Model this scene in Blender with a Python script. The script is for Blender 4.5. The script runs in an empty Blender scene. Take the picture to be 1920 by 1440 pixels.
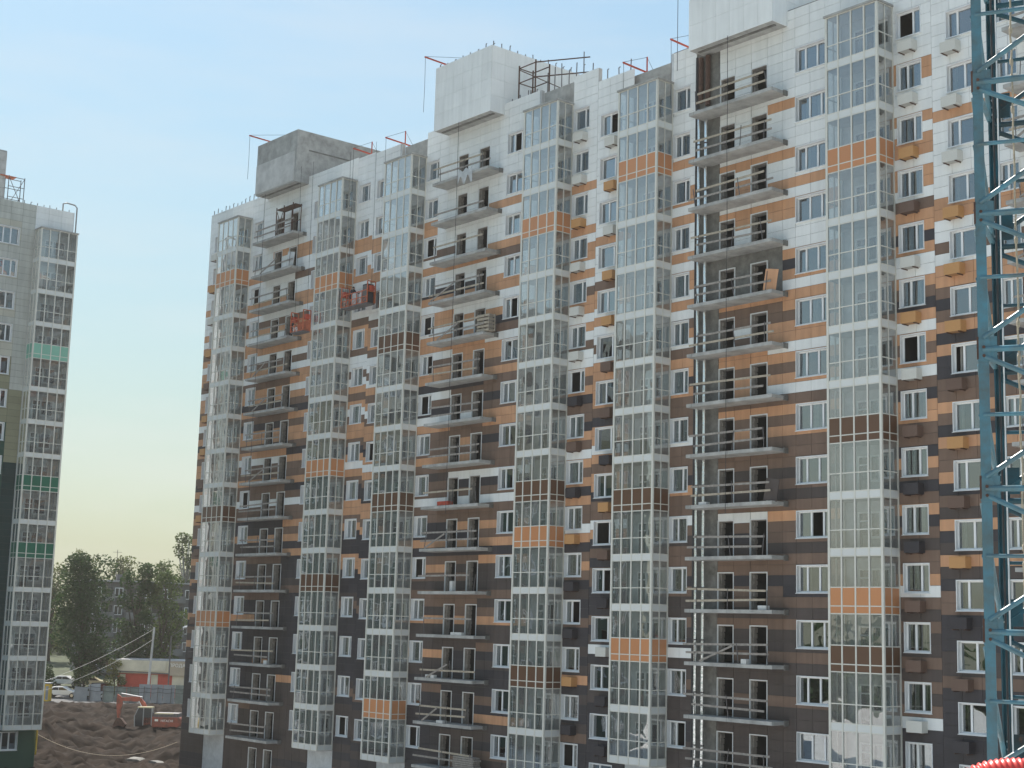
import bpy, math, random
from mathutils import Vector, Matrix

rnd = random.Random(11)
SC = bpy.context.scene
COL = SC.collection
R = math.radians

# ------------------------------------------------------------------ camera
CAM_LOC = (25.0324, -66.1844, 13.7401)
YAW, PITCH, ROLL, FPX = R(50.17405), R(9.0847), R(1.56655), 2838.383
fw = Vector((-math.sin(YAW) * math.cos(PITCH), math.cos(YAW) * math.cos(PITCH), math.sin(PITCH)))
r0 = Vector((math.cos(YAW), math.sin(YAW), 0))
u0 = r0.cross(fw)
rt = r0 * math.cos(ROLL) + u0 * math.sin(ROLL)
up = u0 * math.cos(ROLL) - r0 * math.sin(ROLL)
cam_data = bpy.data.cameras.new('camera')
cam_data.sensor_width = 36.0
cam_data.lens = FPX / 1920 * 36.0
cam_data.clip_start = 0.1
cam_data.clip_end = 3000
cam = bpy.data.objects.new('camera', cam_data)
COL.objects.link(cam)
cam.matrix_world = Matrix(((rt.x, up.x, -fw.x, CAM_LOC[0]), (rt.y, up.y, -fw.y, CAM_LOC[1]),
                           (rt.z, up.z, -fw.z, CAM_LOC[2]), (0, 0, 0, 1)))
SC.camera = cam

# ------------------------------------------------------------------ sky and sun
SUN_AZ = R(78.0)      # left of +Y, just behind the long facade
SUN_EL = R(50.0)
world = bpy.data.worlds.new('World')
SC.world = world
world.use_nodes = True
wn, wl = world.node_tree.nodes, world.node_tree.links
wn.clear()
sky = wn.new('ShaderNodeTexSky')
sky.sky_type = 'NISHITA'
sky.sun_disc = False
sky.sun_elevation = SUN_EL
sky.sun_rotation = -SUN_AZ
sky.air_density = 2.5
sky.dust_density = 1.0
sky.ozone_density = 1.5
bg = wn.new('ShaderNodeBackground')
bg.inputs['Strength'].default_value = 0.15
wo = wn.new('ShaderNodeOutputWorld')
gm = wn.new('ShaderNodeGamma')           # thin summer haze evens the sky out
gm.inputs['Gamma'].default_value = 0.6
tn = wn.new('ShaderNodeMix')
tn.data_type = 'RGBA'
tn.blend_type = 'MULTIPLY'
tn.inputs['Factor'].default_value = 1.0
tn.inputs[7].default_value = (0.63, 0.825, 1.05, 1)
wl.new(sky.outputs[0], gm.inputs['Color'])
wl.new(gm.outputs[0], tn.inputs[6])
# very faint streaks of high cloud
wtc = wn.new('ShaderNodeTexCoord')
wmp = wn.new('ShaderNodeMapping')
wmp.inputs['Scale'].default_value = (1.6, 1.6, 9.0)
wmp.inputs['Rotation'].default_value = (0.10, 0.06, 0.3)
wnz = wn.new('ShaderNodeTexNoise')
wnz.inputs['Scale'].default_value = 2.6
wnz.inputs['Detail'].default_value = 7
wnz.inputs['Roughness'].default_value = 0.6
wrm = wn.new('ShaderNodeMapRange')
wrm.inputs['From Min'].default_value = 0.42
wrm.inputs['From Max'].default_value = 0.80
wrm.inputs['To Max'].default_value = 0.30
wcl = wn.new('ShaderNodeMix')
wcl.data_type = 'RGBA'
wcl.inputs[7].default_value = (3.25, 3.32, 3.3, 1)
wl.new(wtc.outputs['Generated'], wmp.inputs[0])
wl.new(wmp.outputs[0], wnz.inputs['Vector'])
wl.new(wnz.outputs['Fac'], wrm.inputs['Value'])
wl.new(wrm.outputs[0], wcl.inputs[0])
wl.new(tn.outputs[2], wcl.inputs[6])
wl.new(wcl.outputs[2], bg.inputs['Color'])
wl.new(bg.outputs[0], wo.inputs['Surface'])
sun_data = bpy.data.lights.new('sun', 'SUN')
sun_data.energy = 5.0
sun_data.angle = R(0.6)
sun_data.color = (1.0, 0.93, 0.84)
sun = bpy.data.objects.new('sun', sun_data)
COL.objects.link(sun)
sdir = Vector((-math.sin(SUN_AZ) * math.cos(SUN_EL), math.cos(SUN_AZ) * math.cos(SUN_EL), math.sin(SUN_EL)))
sun.rotation_euler = sdir.to_track_quat('Z', 'Y').to_euler()
SC.view_settings.view_transform = 'Standard'
SC.view_settings.look = 'None'
SC.view_settings.gamma = 1.0
SC.view_settings.exposure = 0.78
SC.cycles.use_denoising = True
SC.cycles.max_bounces = 8
SC.cycles.diffuse_bounces = 3
SC.cycles.glossy_bounces = 3
SC.cycles.transparent_max_bounces = 20
SC.cycles.transmission_bounces = 4
SC.cycles.caustics_reflective = False
SC.cycles.caustics_refractive = False
SC.cycles.sample_clamp_indirect = 6.0


def project(p):
    d = Vector(p) - Vector(CAM_LOC)
    w = d.dot(fw)
    return 960 + FPX * d.dot(rt) / w, 720 - FPX * d.dot(up) / w


# ------------------------------------------------------------------ materials
MATS = {}


def mat(name, col, rough=0.8, metal=0.0, var=0.0, noise=0.0, nscale=3.0, bump=0.0, bscale=40.0, spec=0.4, dark=None, coat=0.0, streak=0.0):
    """procedural material: base colour, per-piece variation (attribute 'var' and object random), noise mottling, bump"""
    m = bpy.data.materials.new(name)
    m.use_nodes = True
    nt = m.node_tree
    N, L = nt.nodes, nt.links
    b = N['Principled BSDF']
    b.inputs['Roughness'].default_value = rough
    b.inputs['Metallic'].default_value = metal
    b.inputs['Specular IOR Level'].default_value = spec
    c = (col[0], col[1], col[2], 1)
    b.inputs['Base Color'].default_value = c
    tc = N.new('ShaderNodeTexCoord')
    out = None
    if noise > 0:
        nz = N.new('ShaderNodeTexNoise')
        nz.inputs['Scale'].default_value = nscale
        nz.inputs['Detail'].default_value = 6
        nz.inputs['Roughness'].default_value = 0.65
        geo = N.new('ShaderNodeNewGeometry')
        L.new(geo.outputs['Position'], nz.inputs['Vector'])
        rp = N.new('ShaderNodeValToRGB')
        rp.color_ramp.elements[0].position = 0.3
        rp.color_ramp.elements[1].position = 0.7
        d = dark if dark else tuple(x * (1 - noise) for x in col)
        rp.color_ramp.elements[0].color = (d[0], d[1], d[2], 1)
        rp.color_ramp.elements[1].color = tuple(min(1, x * (1 + noise * 0.5)) for x in col) + (1,)
        L.new(nz.outputs['Fac'], rp.inputs[0])
        out = rp.outputs[0]
    if streak > 0:
        mp = N.new('ShaderNodeMapping')
        mp.inputs['Scale'].default_value = (2.2, 2.2, 0.16)
        g3 = N.new('ShaderNodeNewGeometry')
        L.new(g3.outputs['Position'], mp.inputs[0])
        n3 = N.new('ShaderNodeTexNoise')
        n3.inputs['Scale'].default_value = 1.6
        n3.inputs['Detail'].default_value = 5
        L.new(mp.outputs[0], n3.inputs['Vector'])
        m3 = N.new('ShaderNodeMapRange')
        m3.inputs['From Min'].default_value = 0.35
        m3.inputs['From Max'].default_value = 0.65
        m3.inputs['To Min'].default_value = 1 - streak
        m3.inputs['To Max'].default_value = 1 + streak * .4
        L.new(n3.outputs['Fac'], m3.inputs['Value'])
        h3 = N.new('ShaderNodeHueSaturation')
        h3.inputs['Color'].default_value = c
        L.new(m3.outputs[0], h3.inputs['Value'])
        if out:
            L.new(out, h3.inputs['Color'])
        out = h3.outputs[0]
    if var > 0:
        at = N.new('ShaderNodeAttribute')
        at.attribute_name = 'var'
        oi = N.new('ShaderNodeObjectInfo')
        ad = N.new('ShaderNodeMath')
        ad.operation = 'ADD'
        L.new(at.outputs['Fac'], ad.inputs[0])
        L.new(oi.outputs['Random'], ad.inputs[1])
        fr = N.new('ShaderNodeMath')
        fr.operation = 'FRACT'
        L.new(ad.outputs[0], fr.inputs[0])
        mr = N.new('ShaderNodeMapRange')
        mr.inputs['To Min'].default_value = 1 - var
        mr.inputs['To Max'].default_value = 1 + var
        L.new(fr.outputs[0], mr.inputs['Value'])
        hs = N.new('ShaderNodeHueSaturation')
        hs.inputs['Color'].default_value = c
        L.new(mr.outputs[0], hs.inputs['Value'])
        if out:
            L.new(out, hs.inputs['Color'])
        out = hs.outputs[0]
    if out:
        L.new(out, b.inputs['Base Color'])
    if bump > 0:
        n2 = N.new('ShaderNodeTexNoise')
        n2.inputs['Scale'].default_value = bscale
        n2.inputs['Detail'].default_value = 4
        g2 = N.new('ShaderNodeNewGeometry')
        L.new(g2.outputs['Position'], n2.inputs['Vector'])
        bp = N.new('ShaderNodeBump')
        bp.inputs['Strength'].default_value = bump
        bp.inputs['Distance'].default_value = 0.05
        L.new(n2.outputs['Fac'], bp.inputs['Height'])
        L.new(bp.outputs[0], b.inputs['Normal'])
    if coat:
        b.inputs['Coat Weight'].default_value = coat
        b.inputs['Coat Roughness'].default_value = 0.1
    MATS[name] = m
    return m


def glass(name, tint=(0.86, 0.9, 0.9), ior=1.55, rough=0.0, gloss=(1, 1, 1), haze=0.0, gain=1.9):
    """thin pane: fresnel mix of clear transparency and mirror, with an optional pale diffuse layer"""
    m = bpy.data.materials.new(name)
    m.use_nodes = True
    N, L = m.node_tree.nodes, m.node_tree.links
    N.clear()
    o = N.new('ShaderNodeOutputMaterial')
    t = N.new('ShaderNodeBsdfTransparent')
    t.inputs[0].default_value = (*tint, 1)
    g = N.new('ShaderNodeBsdfGlossy')
    g.inputs['Color'].default_value = (*gloss, 1)
    g.inputs['Roughness'].default_value = rough
    f = N.new('ShaderNodeFresnel')
    f.inputs[0].default_value = ior
    nz = N.new('ShaderNodeTexNoise')          # panes are never perfectly flat
    nz.inputs['Scale'].default_value = 0.8
    nz.inputs['Detail'].default_value = 1
    geo = N.new('ShaderNodeNewGeometry')
    L.new(geo.outputs['Position'], nz.inputs['Vector'])
    bp = N.new('ShaderNodeBump')
    bp.inputs['Strength'].default_value = 0.14
    bp.inputs['Distance'].default_value = 0.05
    L.new(nz.outputs['Fac'], bp.inputs['Height'])
    L.new(bp.outputs[0], g.inputs['Normal'])
    x = N.new('ShaderNodeMixShader')
    mu = N.new('ShaderNodeMath')
    mu.operation = 'MULTIPLY'
    mu.inputs[1].default_value = gain
    mu.use_clamp = True
    L.new(f.outputs[0], mu.inputs[0])
    L.new(mu.outputs[0], x.inputs[0])
    L.new(t.outputs[0], x.inputs[1])
    L.new(g.outputs[0], x.inputs[2])
    last = x.outputs[0]
    if haze > 0:
        d = N.new('ShaderNodeBsdfDiffuse')
        d.inputs[0].default_value = (0.6, 0.6, 0.58, 1)
        x2 = N.new('ShaderNodeMixShader')
        x2.inputs[0].default_value = haze
        L.new(last, x2.inputs[1])
        L.new(d.outputs[0], x2.inputs[2])
        last = x2.outputs[0]
    L.new(last, o.inputs[0])
    MATS[name] = m
    return m


mat('W', (0.815, 0.82, 0.80), 0.55, var=0.035, noise=0.07, nscale=0.5, bump=0.05, bscale=60, streak=0.05)
mat('O', (0.58, 0.31, 0.17), 0.6, var=0.07, noise=0.10, nscale=0.6, bump=0.05, bscale=60, streak=0.10)
mat('B', (0.19, 0.122, 0.088), 0.6, var=0.09, noise=0.12, nscale=0.6, bump=0.05, bscale=60, streak=0.10)
mat('D', (0.080, 0.062, 0.056), 0.6, var=0.10, noise=0.12, nscale=0.6, bump=0.05, bscale=60, streak=0.10)
mat('K', (0.047, 0.042, 0.047), 0.6, var=0.10, noise=0.10, nscale=0.6, bump=0.05, bscale=60, streak=0.10)
mat('H', (0.50, 0.505, 0.46), 0.6, var=0.05, noise=0.1, nscale=0.6, streak=0.1)
mat('L', (0.27, 0.26, 0.17), 0.6, var=0.07, noise=0.1, nscale=0.6)
mat('G', (0.52, 0.50, 0.42), 0.6, var=0.07, noise=0.1, nscale=0.6)
mat('E', (0.035, 0.085, 0.06), 0.6, var=0.1, noise=0.1, nscale=0.6)
mat('F', (0.016, 0.04, 0.038), 0.6, var=0.1, noise=0.1, nscale=0.6)
mat('concrete', (0.40, 0.395, 0.375), 0.9, noise=0.35, nscale=1.2, bump=0.25, bscale=14)
mat('concrete_dark', (0.19, 0.185, 0.17), 0.9, noise=0.45, nscale=1.6, bump=0.3, bscale=14)
mat('concrete_pale', (0.54, 0.53, 0.51), 0.9, noise=0.25, nscale=1.0, bump=0.2, bscale=14)
mat('joint', (0.10, 0.095, 0.09), 0.9)
mat('plaster', (0.62, 0.64, 0.65), 0.9, noise=0.2, nscale=1.5)
mat('interior', (0.07, 0.07, 0.072), 0.9, noise=0.3, nscale=0.8)
mat('reveal', (0.34, 0.31, 0.28), 0.9, noise=0.4, nscale=2.5)
mat('white_metal', (0.78, 0.79, 0.79), 0.4, noise=0.05, nscale=2)
mat('pvc', (0.82, 0.83, 0.83), 0.3)
mat('aluminium', (0.66, 0.645, 0.58), 0.4, noise=0.06, nscale=2)
mat('spandrel', (0.66, 0.67, 0.65), 0.35, var=0.03)
mat('spandrel_orange', (0.53, 0.235, 0.105), 0.3, var=0.05)
mat('spandrel_brown', (0.12, 0.062, 0.035), 0.3, var=0.05)
mat('spandrel_mint', (0.22, 0.46, 0.36), 0.35, var=0.05)
mat('spandrel_green', (0.03, 0.14, 0.09), 0.35, var=0.05)
mat('curtain', (0.46, 0.44, 0.40), 0.9, noise=0.2, nscale=6)
mat('timber', (0.31, 0.28, 0.25), 0.85, noise=0.35, nscale=5)
mat('timber_pale', (0.42, 0.36, 0.28), 0.85, noise=0.3, nscale=5)
mat('steel', (0.16, 0.15, 0.15), 0.6, metal=0.4, noise=0.3, nscale=5)
mat('rust', (0.10, 0.055, 0.04), 0.85, noise=0.45, nscale=3)
mat('duct', (0.86, 0.87, 0.88), 0.22, metal=1.0, bump=0.4, bscale=6)
mat('red_paint', (0.50, 0.075, 0.04), 0.5, noise=0.25, nscale=3)
mat('orange_paint', (0.55, 0.14, 0.06), 0.55, noise=0.3, nscale=3)
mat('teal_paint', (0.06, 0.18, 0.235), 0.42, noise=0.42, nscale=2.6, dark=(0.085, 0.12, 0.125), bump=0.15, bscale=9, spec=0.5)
mat('teal_shaded', (0.016, 0.085, 0.115), 0.45, noise=0.5, nscale=2.0, dark=(0.03, 0.04, 0.04), bump=0.15, bscale=9)  # same crane paint darkened, shade put into the colour of the far side
mat('cable', (0.04, 0.04, 0.042), 0.6)
mat('rope', (0.45, 0.38, 0.28), 0.8, noise=0.3, nscale=20)
mat('pipe_grey', (0.33, 0.32, 0.31), 0.5, noise=0.15, nscale=2)
mat('pipe_yellow', (0.60, 0.40, 0.04), 0.5)
mat('red_plastic', (0.72, 0.07, 0.055), 0.35, noise=0.1, nscale=4)
mat('cloth_dark', (0.022, 0.022, 0.030), 0.9)
mat('cloth_blue', (0.035, 0.06, 0.12), 0.9)
mat('skin', (0.42, 0.24, 0.17), 0.6)
mat('hair', (0.02, 0.015, 0.012), 0.7)
mat('white_block', (0.62, 0.62, 0.60), 0.8, noise=0.2, nscale=3)
mat('film', (0.55, 0.56, 0.56), 0.4, noise=0.2, nscale=3)
for _m in ('teal_paint', 'teal_shaded'):            # rust showing through the worn paint
    _r = [n for n in MATS[_m].node_tree.nodes if n.type == 'VALTORGB'][0].color_ramp
    _e = _r.elements.new(0.27)
    _e.color = (0.10, 0.06, 0.045, 1)
    _r.elements[0].position = 0.36 if _r.elements[0].position > 0.28 else _r.elements[0].position
glass('glass', (0.62, 0.68, 0.68), 1.52, gain=6.5, gloss=(0.9, 0.96, 1))
glass('bay_glass', (0.88, 0.92, 0.92), 1.52, haze=0.08, gain=5.5)  # even diffuse layer makes the bay panes paler

# ------------------------------------------------------------------ mesh helpers
WM = {}


class MB:
    """collects boxes, quads and tubes and links them as ONE mesh object"""

    def __init__(s):
        s.v, s.f, s.m, s.a, s.mats = [], [], [], [], []

    def mi(s, name):
        if name not in s.mats:
            s.mats.append(name)
        return s.mats.index(name)

    def face(s, pts, m, var=0.0):
        b = len(s.v)
        s.v += [tuple(p) for p in pts]
        s.f.append(tuple(range(b, b + len(pts))))
        s.m.append(s.mi(m))
        s.a.append(var)
        return s

    def box(s, x0, x1, y0, y1, z0, z1, m, var=0.0, skip=''):
        b = len(s.v)
        s.v += [(x0, y0, z0), (x1, y0, z0), (x1, y1, z0), (x0, y1, z0), (x0, y0, z1), (x1, y0, z1), (x1, y1, z1), (x0, y1, z1)]
        for k, q in (('b', (0, 3, 2, 1)), ('t', (4, 5, 6, 7)), ('f', (0, 1, 5, 4)), ('k', (2, 3, 7, 6)), ('l', (3, 0, 4, 7)), ('r', (1, 2, 6, 5))):
            if k in skip:
                continue
            s.f.append(tuple(b + i for i in q))
            s.m.append(s.mi(m))
            s.a.append(var)
        return s

    def bar(s, p0, p1, w, h, m, upv=(0, 0, 1), var=0.0):
        """rectangular bar from p0 to p1"""
        p0, p1 = Vector(p0), Vector(p1)
        d = (p1 - p0).normalized()
        u = Vector(upv)
        if abs(d.dot(u)) > 0.98:
            u = Vector((0, 1, 0)) if abs(d.y) < 0.9 else Vector((1, 0, 0))
        a = d.cross(u).normalized()
        c = a.cross(d).normalized()
        b = len(s.v)
        for p in (p0, p1):
            for i, j in ((-1, -1), (1, -1), (1, 1), (-1, 1)):
                s.v.append(tuple(p + a * (i * w / 2) + c * (j * h / 2)))
        for q in ((0, 1, 2, 3), (7, 6, 5, 4), (0, 4, 5, 1), (1, 5, 6, 2), (2, 6, 7, 3), (3, 7, 4, 0)):
            s.f.append(tuple(b + i for i in q))
            s.m.append(s.mi(m))
            s.a.append(var)
        return s

    def tube(s, pts, r, m, n=8, cap=True, var=0.0):
        """tube through points; r a number or one radius per point"""
        pts = [Vector(p) for p in pts]
        rs = r if isinstance(r, (list, tuple)) else [r] * len(pts)
        b = len(s.v)
        k = len(pts)
        prev = None
        for i, p in enumerate(pts):
            d = (pts[min(i + 1, k - 1)] - pts[max(i - 1, 0)]).normalized()
            if prev is None:
                t = Vector((0, 0, 1)) if abs(d.z) < 0.9 else Vector((1, 0, 0))
                a = d.cross(t).normalized()
            else:
                a = (prev - d * prev.dot(d)).normalized()
            prev = a
            c = d.cross(a)
            for j in range(n):
                t = 2 * math.pi * j / n
                s.v.append(tuple(p + (a * math.cos(t) + c * math.sin(t)) * rs[i]))
        for i in range(k - 1):
            for j in range(n):
                s.f.append((b + i * n + j, b + i * n + (j + 1) % n, b + (i + 1) * n + (j + 1) % n, b + (i + 1) * n + j))
                s.m.append(s.mi(m))
                s.a.append(var)
        if cap:
            for q in (tuple(b + j for j in reversed(range(n))), tuple(b + (k - 1) * n + j for j in range(n))):
                s.f.append(q)
                s.m.append(s.mi(m))
                s.a.append(var)
        return s

    def prism(s, prof, y0, y1, m):
        """closed XZ profile extruded along Y"""
        n = len(prof)
        b = len(s.v)
        s.v += [(x, y0, z) for x, z in prof] + [(x, y1, z) for x, z in prof]
        s.f.append(tuple(b + i for i in range(n)))
        s.f.append(tuple(b + n + i for i in reversed(range(n))))
        for i in range(n):
            j = (i + 1) % n
            s.f.append((b + i, b + n + i, b + n + j, b + j))
        for _ in range(n + 2):
            s.m.append(s.mi(m))
            s.a.append(0.0)
        return s

    def mesh(s, name, smooth=False, attr=True):
        me = bpy.data.meshes.new(name)
        me.from_pydata(s.v, [], s.f)
        for k in s.mats:
            me.materials.append(MATS[k])
        me.polygons.foreach_set('material_index', s.m)
        if smooth:
            me.polygons.foreach_set('use_smooth', [True] * len(s.f))
        if attr:
            at = me.attributes.new('var', 'FLOAT', 'FACE')
            at.data.foreach_set('value', s.a)
        me.update()
        return me

    def build(s, name, parent=None, M=None, smooth=False):
        return link(name, s.mesh(name, smooth), parent, M)


def link(name, me, parent=None, M=None):
    o = bpy.data.objects.new(name, me)
    COL.objects.link(o)
    M = M if M is not None else Matrix()
    if parent is not None:
        o.parent = parent
        o.matrix_parent_inverse = WM[parent.name].inverted()
    o.matrix_basis = M
    WM[o.name] = M.copy()
    return o


def T(x, y, z):
    return Matrix.Translation((x, y, z))


def RZ(a):
    return Matrix.Rotation(a, 4, 'Z')


def thing(name, label, cat, M=None, group=None):
    o = link(name, None, None, M)
    o.empty_display_size = 0.5
    return tag(o, label, cat, group)


def tag(o, label, cat, group=None):
    o['label'] = label
    o['category'] = cat
    if group:
        o['group'] = group
    return o


def struct(o):
    o['kind'] = 'structure'
    return o

# ------------------------------------------------------------------ facade patterns (one letter per 0.6 m course, top to bottom)


def pat(t, n=95):
    out = []
    for k in t.split():
        out += [k[0]] * (int(k[1:]) if len(k) > 1 else 1)
    r = random.Random(len(t))
    while len(out) < n:
        out.append(r.choice('DDDKKB'))
    return out


PAT = {
    'C': dict(
        wd=pat('W18 O W4 B O2 W O W2 B W O5 B K O2 W O B O2 K B2 W O K B K B2 K3 B K D W K D K D2 K9'),
        wa=pat('W12 O W2 O2 W O W3 O W O2 W O W B O W B O2 K O B4 W B3 K O B2 W B D B3 K B D2 B D K W D2 B D3 K2 D9'),
        m=pat('W14 O W O2 W O2 W2 C5 O B2 W B O2 B O2 B O B O B3 D B D B W B K D B2 K B2 D B D2 B D3 B D9'),
        r0=pat('W9 O W4 O W2 O W O2 W2 C5 O B2 O2 W O B O W B O B O B3 D B D B O B2 D B2 K B2 D B D2 B D3 B D9'),
        r=pat('W9 O W4 O W2 O W O2 W3 O K O W O2 B O2 W O B O W B O B O B3 D B D B O B2 D B2 K2 B D B D2 B D3 B D9'),
        w=pat('W17 O W O2 W3 O K O W O2 B O2 W O B O W B O B O B3 D B D B O B2 D B2 K2 B D B D2 B D3 B D9'),
        wc=pat('W9 O2 W3 O W O2 W O2 W B O2 K O W2 O B K O W O B O W B K O2 B2 K O B K B O K B D B2 O W B D B D2 B D B D B W K3 D9')),
    'D': dict(all=pat('W13 O W7 O2 W2 B W O2 B K B O K O K2 B2 O B K O B2 O K B D O K D O D K B2 K3 D2 B K9')),
    'B': dict(
        wd=pat('W12 O2 W2 O2 W2 O W2 B O3 B W2 B W O B O W B O2 B K O W O B K2 O2 B O K3 O2 K3 D B K9'),
        wa=pat('W12 O2 W2 B W O W2 K O W O2 W O2 W B O2 K W B K W O B3 O B D B2 W B2 K2 O K B O B D B2 D O D3 O D2 K B K9'),
        l=pat('W16 B W O W2 K O W O2 W O2 W B O2 K W B K W O B3 O B D B2 W B2 K2 O K B O B D B2 D O D3 O D2 K B K9'),
        m=pat('W18 O W2 K O W2 O W O6 K B3 W B2 O B O B W K B W B2 O K O K B D B D B3 O D3 K9'),
        r=pat('W12 O W4 O B W2 O2 W2 O K B W O2 B O B2 K B O2 B K B3 W K B W B2 O B O K O D3 B D B O D2 B K D K3 B K O D2 K B D9'),
        wc=pat('W13 O W4 O W O2 W O W B O2 W O W B W2 O B O K B2 K O B W O B O K O B2 W O K B O B K D K2 B K2 D K D O K D K2 D B K9')),
    'A': dict(
        wd=pat('W12 O W3 O W3 O W O B O W O2 B W O2 B O W B O K O B O2 B K O B W B O B2 O K B O B K O D B K2 O K B D O K9'),
        l=pat('W13 O W3 O2 W B O W O2 W B O W B O2 K O B K O2 B O W B2 O B2 W B2 K2 O D2 B D2 B D B K2 O K11 B D9'),
        m=pat('W10 O W2 O W3 O2 W B O W O2 W B O W B O2 K O B K O2 K O W B2 O B2 W B2 K2 O D2 B D2 B D B K8 O K3 B D9'),
        r=pat('W10 O2 W2 B W2 O2 W B O W O2 W B W O2 W O B K O B O2 B K O B2 O K B W B2 O B O K O K3 D B K11 O D9'),
        wc=pat('W12 O2 W2 O2 W2 O W2 B O3 B W2 B W O B O W B O2 B K O W O B K2 O2 B O K3 O2 K3 D B K9')),
}
PAT['B']['w'] = PAT['B']['r']
PAT['A']['w'] = PAT['A']['r']
PAT['A']['wa'] = PAT['A']['l']

BAYW, BAYD = 3.55, 1.40
WZ0, WZ1 = 0.98, 2.48
_cache = {}


def shared(key, fn):
    if key not in _cache:
        _cache[key] = fn()
    return _cache[key]


def subtract(r, holes):
    todo = [r]
    for h in holes:
        nxt = []
        for (a, b, c, d) in todo:
            if h[1] <= a + 1e-6 or h[0] >= b - 1e-6 or h[3] <= c + 1e-6 or h[2] >= d - 1e-6:
                nxt.append((a, b, c, d))
                continue
            if h[0] > a: nxt.append((a, h[0], c, d))
            if h[1] < b: nxt.append((h[1], b, c, d))
            la, lb = max(a, h[0]), min(b, h[1])
            if h[2] > c: nxt.append((la, lb, c, h[2]))
            if h[3] < d: nxt.append((la, lb, h[3], d))
        todo = nxt
    return [q for q in todo if q[1] - q[0] > 0.05 and q[3] - q[2] > 0.04]


# ---- windows
def win_layout(w, panes, flip):
    """pane boundaries inside the casing"""
    a, b = 0.04 + 0.06, w - 0.04 - 0.06
    L = b - a
    fr = {2: (0.0, 0.36, 1.0), 3: (0.0, 0.24, 0.63, 1.0)}[panes]
    if flip:
        fr = tuple(1 - x for x in reversed(fr))
    return [a + L * x for x in fr]


def window_mesh(w, h, panes, flip):
    b = MB()
    b.box(0, 0.04, -0.04, 0.30, -0.02, h + 0.02, 'white_metal')
    b.box(w - 0.04, w, -0.04, 0.30, -0.02, h + 0.02, 'white_metal')
    b.box(0.04, w - 0.04, -0.04, 0.30, h - 0.03, h + 0.02, 'white_metal')
    b.box(-0.03, w + 0.03, -0.085, 0.0, -0.05, -0.02, 'white_metal')
    b.box(0.04, w - 0.04, -0.03, 0.30, -0.02, 0.03, 'white_metal')
    cuts = win_layout(w, panes, flip)
    z0, z1 = 0.03 + 0.07, h - 0.03 - 0.07
    b.box(0.04, 0.10, 0.20, 0.27, 0.03, h - 0.03, 'pvc')
    b.box(w - 0.10, w - 0.04, 0.20, 0.27, 0.03, h - 0.03, 'pvc')
    b.box(0.10, w - 0.10, 0.20, 0.27, 0.03, 0.10, 'pvc')
    b.box(0.10, w - 0.10, 0.20, 0.27, h - 0.10, h - 0.03, 'pvc')
    for c in cuts[1:-1]:
        b.box(c - 0.06, c + 0.06, 0.19, 0.272, 0.10, h - 0.10, 'pvc')
    return b.mesh('window')


def pane_mesh(w, h):
    return MB().face([(0, 0, 0), (w, 0, 0), (w, 0, h), (0, 0, h)], 'glass').mesh('pane')


def curtain_mesh(w, h, seed):
    r = random.Random(seed)
    b = MB()
    n = max(4, int(w / 0.05))
    pts = [(w * i / n, 0.05 * math.sin(i * 1.9 + seed) + r.uniform(-.01, .01)) for i in range(n + 1)]
    for (xa, ya), (xb, yb) in zip(pts, pts[1:]):
        b.face([(xa, ya, 0), (xb, yb, 0), (xb, yb, h), (xa, ya, h)], 'curtain')
    return b.mesh('curtain', True)


def add_window(root, M, v0, v1, z, panes, flip, curtain=None, opened=None, h=WZ1 - WZ0):
    w = round(v1 - v0, 3)
    me = shared(('win', w, panes, flip, h), lambda: window_mesh(w, h, panes, flip))
    Mw = M @ T(v0, 0, z)
    o = link('window', me, root, Mw)
    cuts = win_layout(w, panes, flip)
    for i, (a, b) in enumerate(zip(cuts, cuts[1:])):
        if opened == i:                                   # this sash stands open, swung into the room
            continue
        pw, ph = round(b - a - 0.02, 3), round(h - 0.2, 3)
        link('pane', shared(('pane', pw, ph), lambda: pane_mesh(pw, ph)), o, Mw @ T(a + 0.01, 0.235 + 0.001 * i, 0.10) @ RZ(rnd.uniform(-.012, .012)) @ Matrix.Rotation(rnd.uniform(-.01, .01), 4, 'X'))
    if curtain is not None:
        for i, (a, b) in enumerate(curtain):
            cw = round((b - a) * w, 3)
            link('curtain', shared(('cur', cw, h, i), lambda: curtain_mesh(cw, h - 0.12, i)), o, Mw @ T(a * w, 0.5, 0.06))
    return o


# ---- open doorways onto the balconies
def doorway_mesh(w, h):
    b = MB()
    for x0, x1 in ((0, 0.05), (w - 0.05, w)):
        b.box(x0, x1, -0.03, 0.05, 0, h, 'white_metal')
    b.box(0.05, w - 0.05, -0.03, 0.05, h - 0.05, h, 'white_metal')
    b.box(0.05, 0.08, 0.05, 0.50, 0, h - 0.05, 'reveal')
    b.box(w - 0.08, w - 0.05, 0.05, 0.50, 0, h - 0.05, 'reveal')
    b.box(0.08, w - 0.08, 0.05, 0.50, h - 0.09, h - 0.05, 'reveal')
    for i in range(6):                                     # rough blockwork showing in the jamb
        b.box(0.08, 0.08 + 0.03 + 0.05 * ((i * 7) % 3) / 2, 0.2, 0.5, 0.1 + i * 0.33, 0.36 + i * 0.33, 'reveal')
    return b.mesh('doorway')


# ---- glazed balcony columns
FRONT = [0.0, 0.89, 1.775, 2.66, BAYW]


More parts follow.
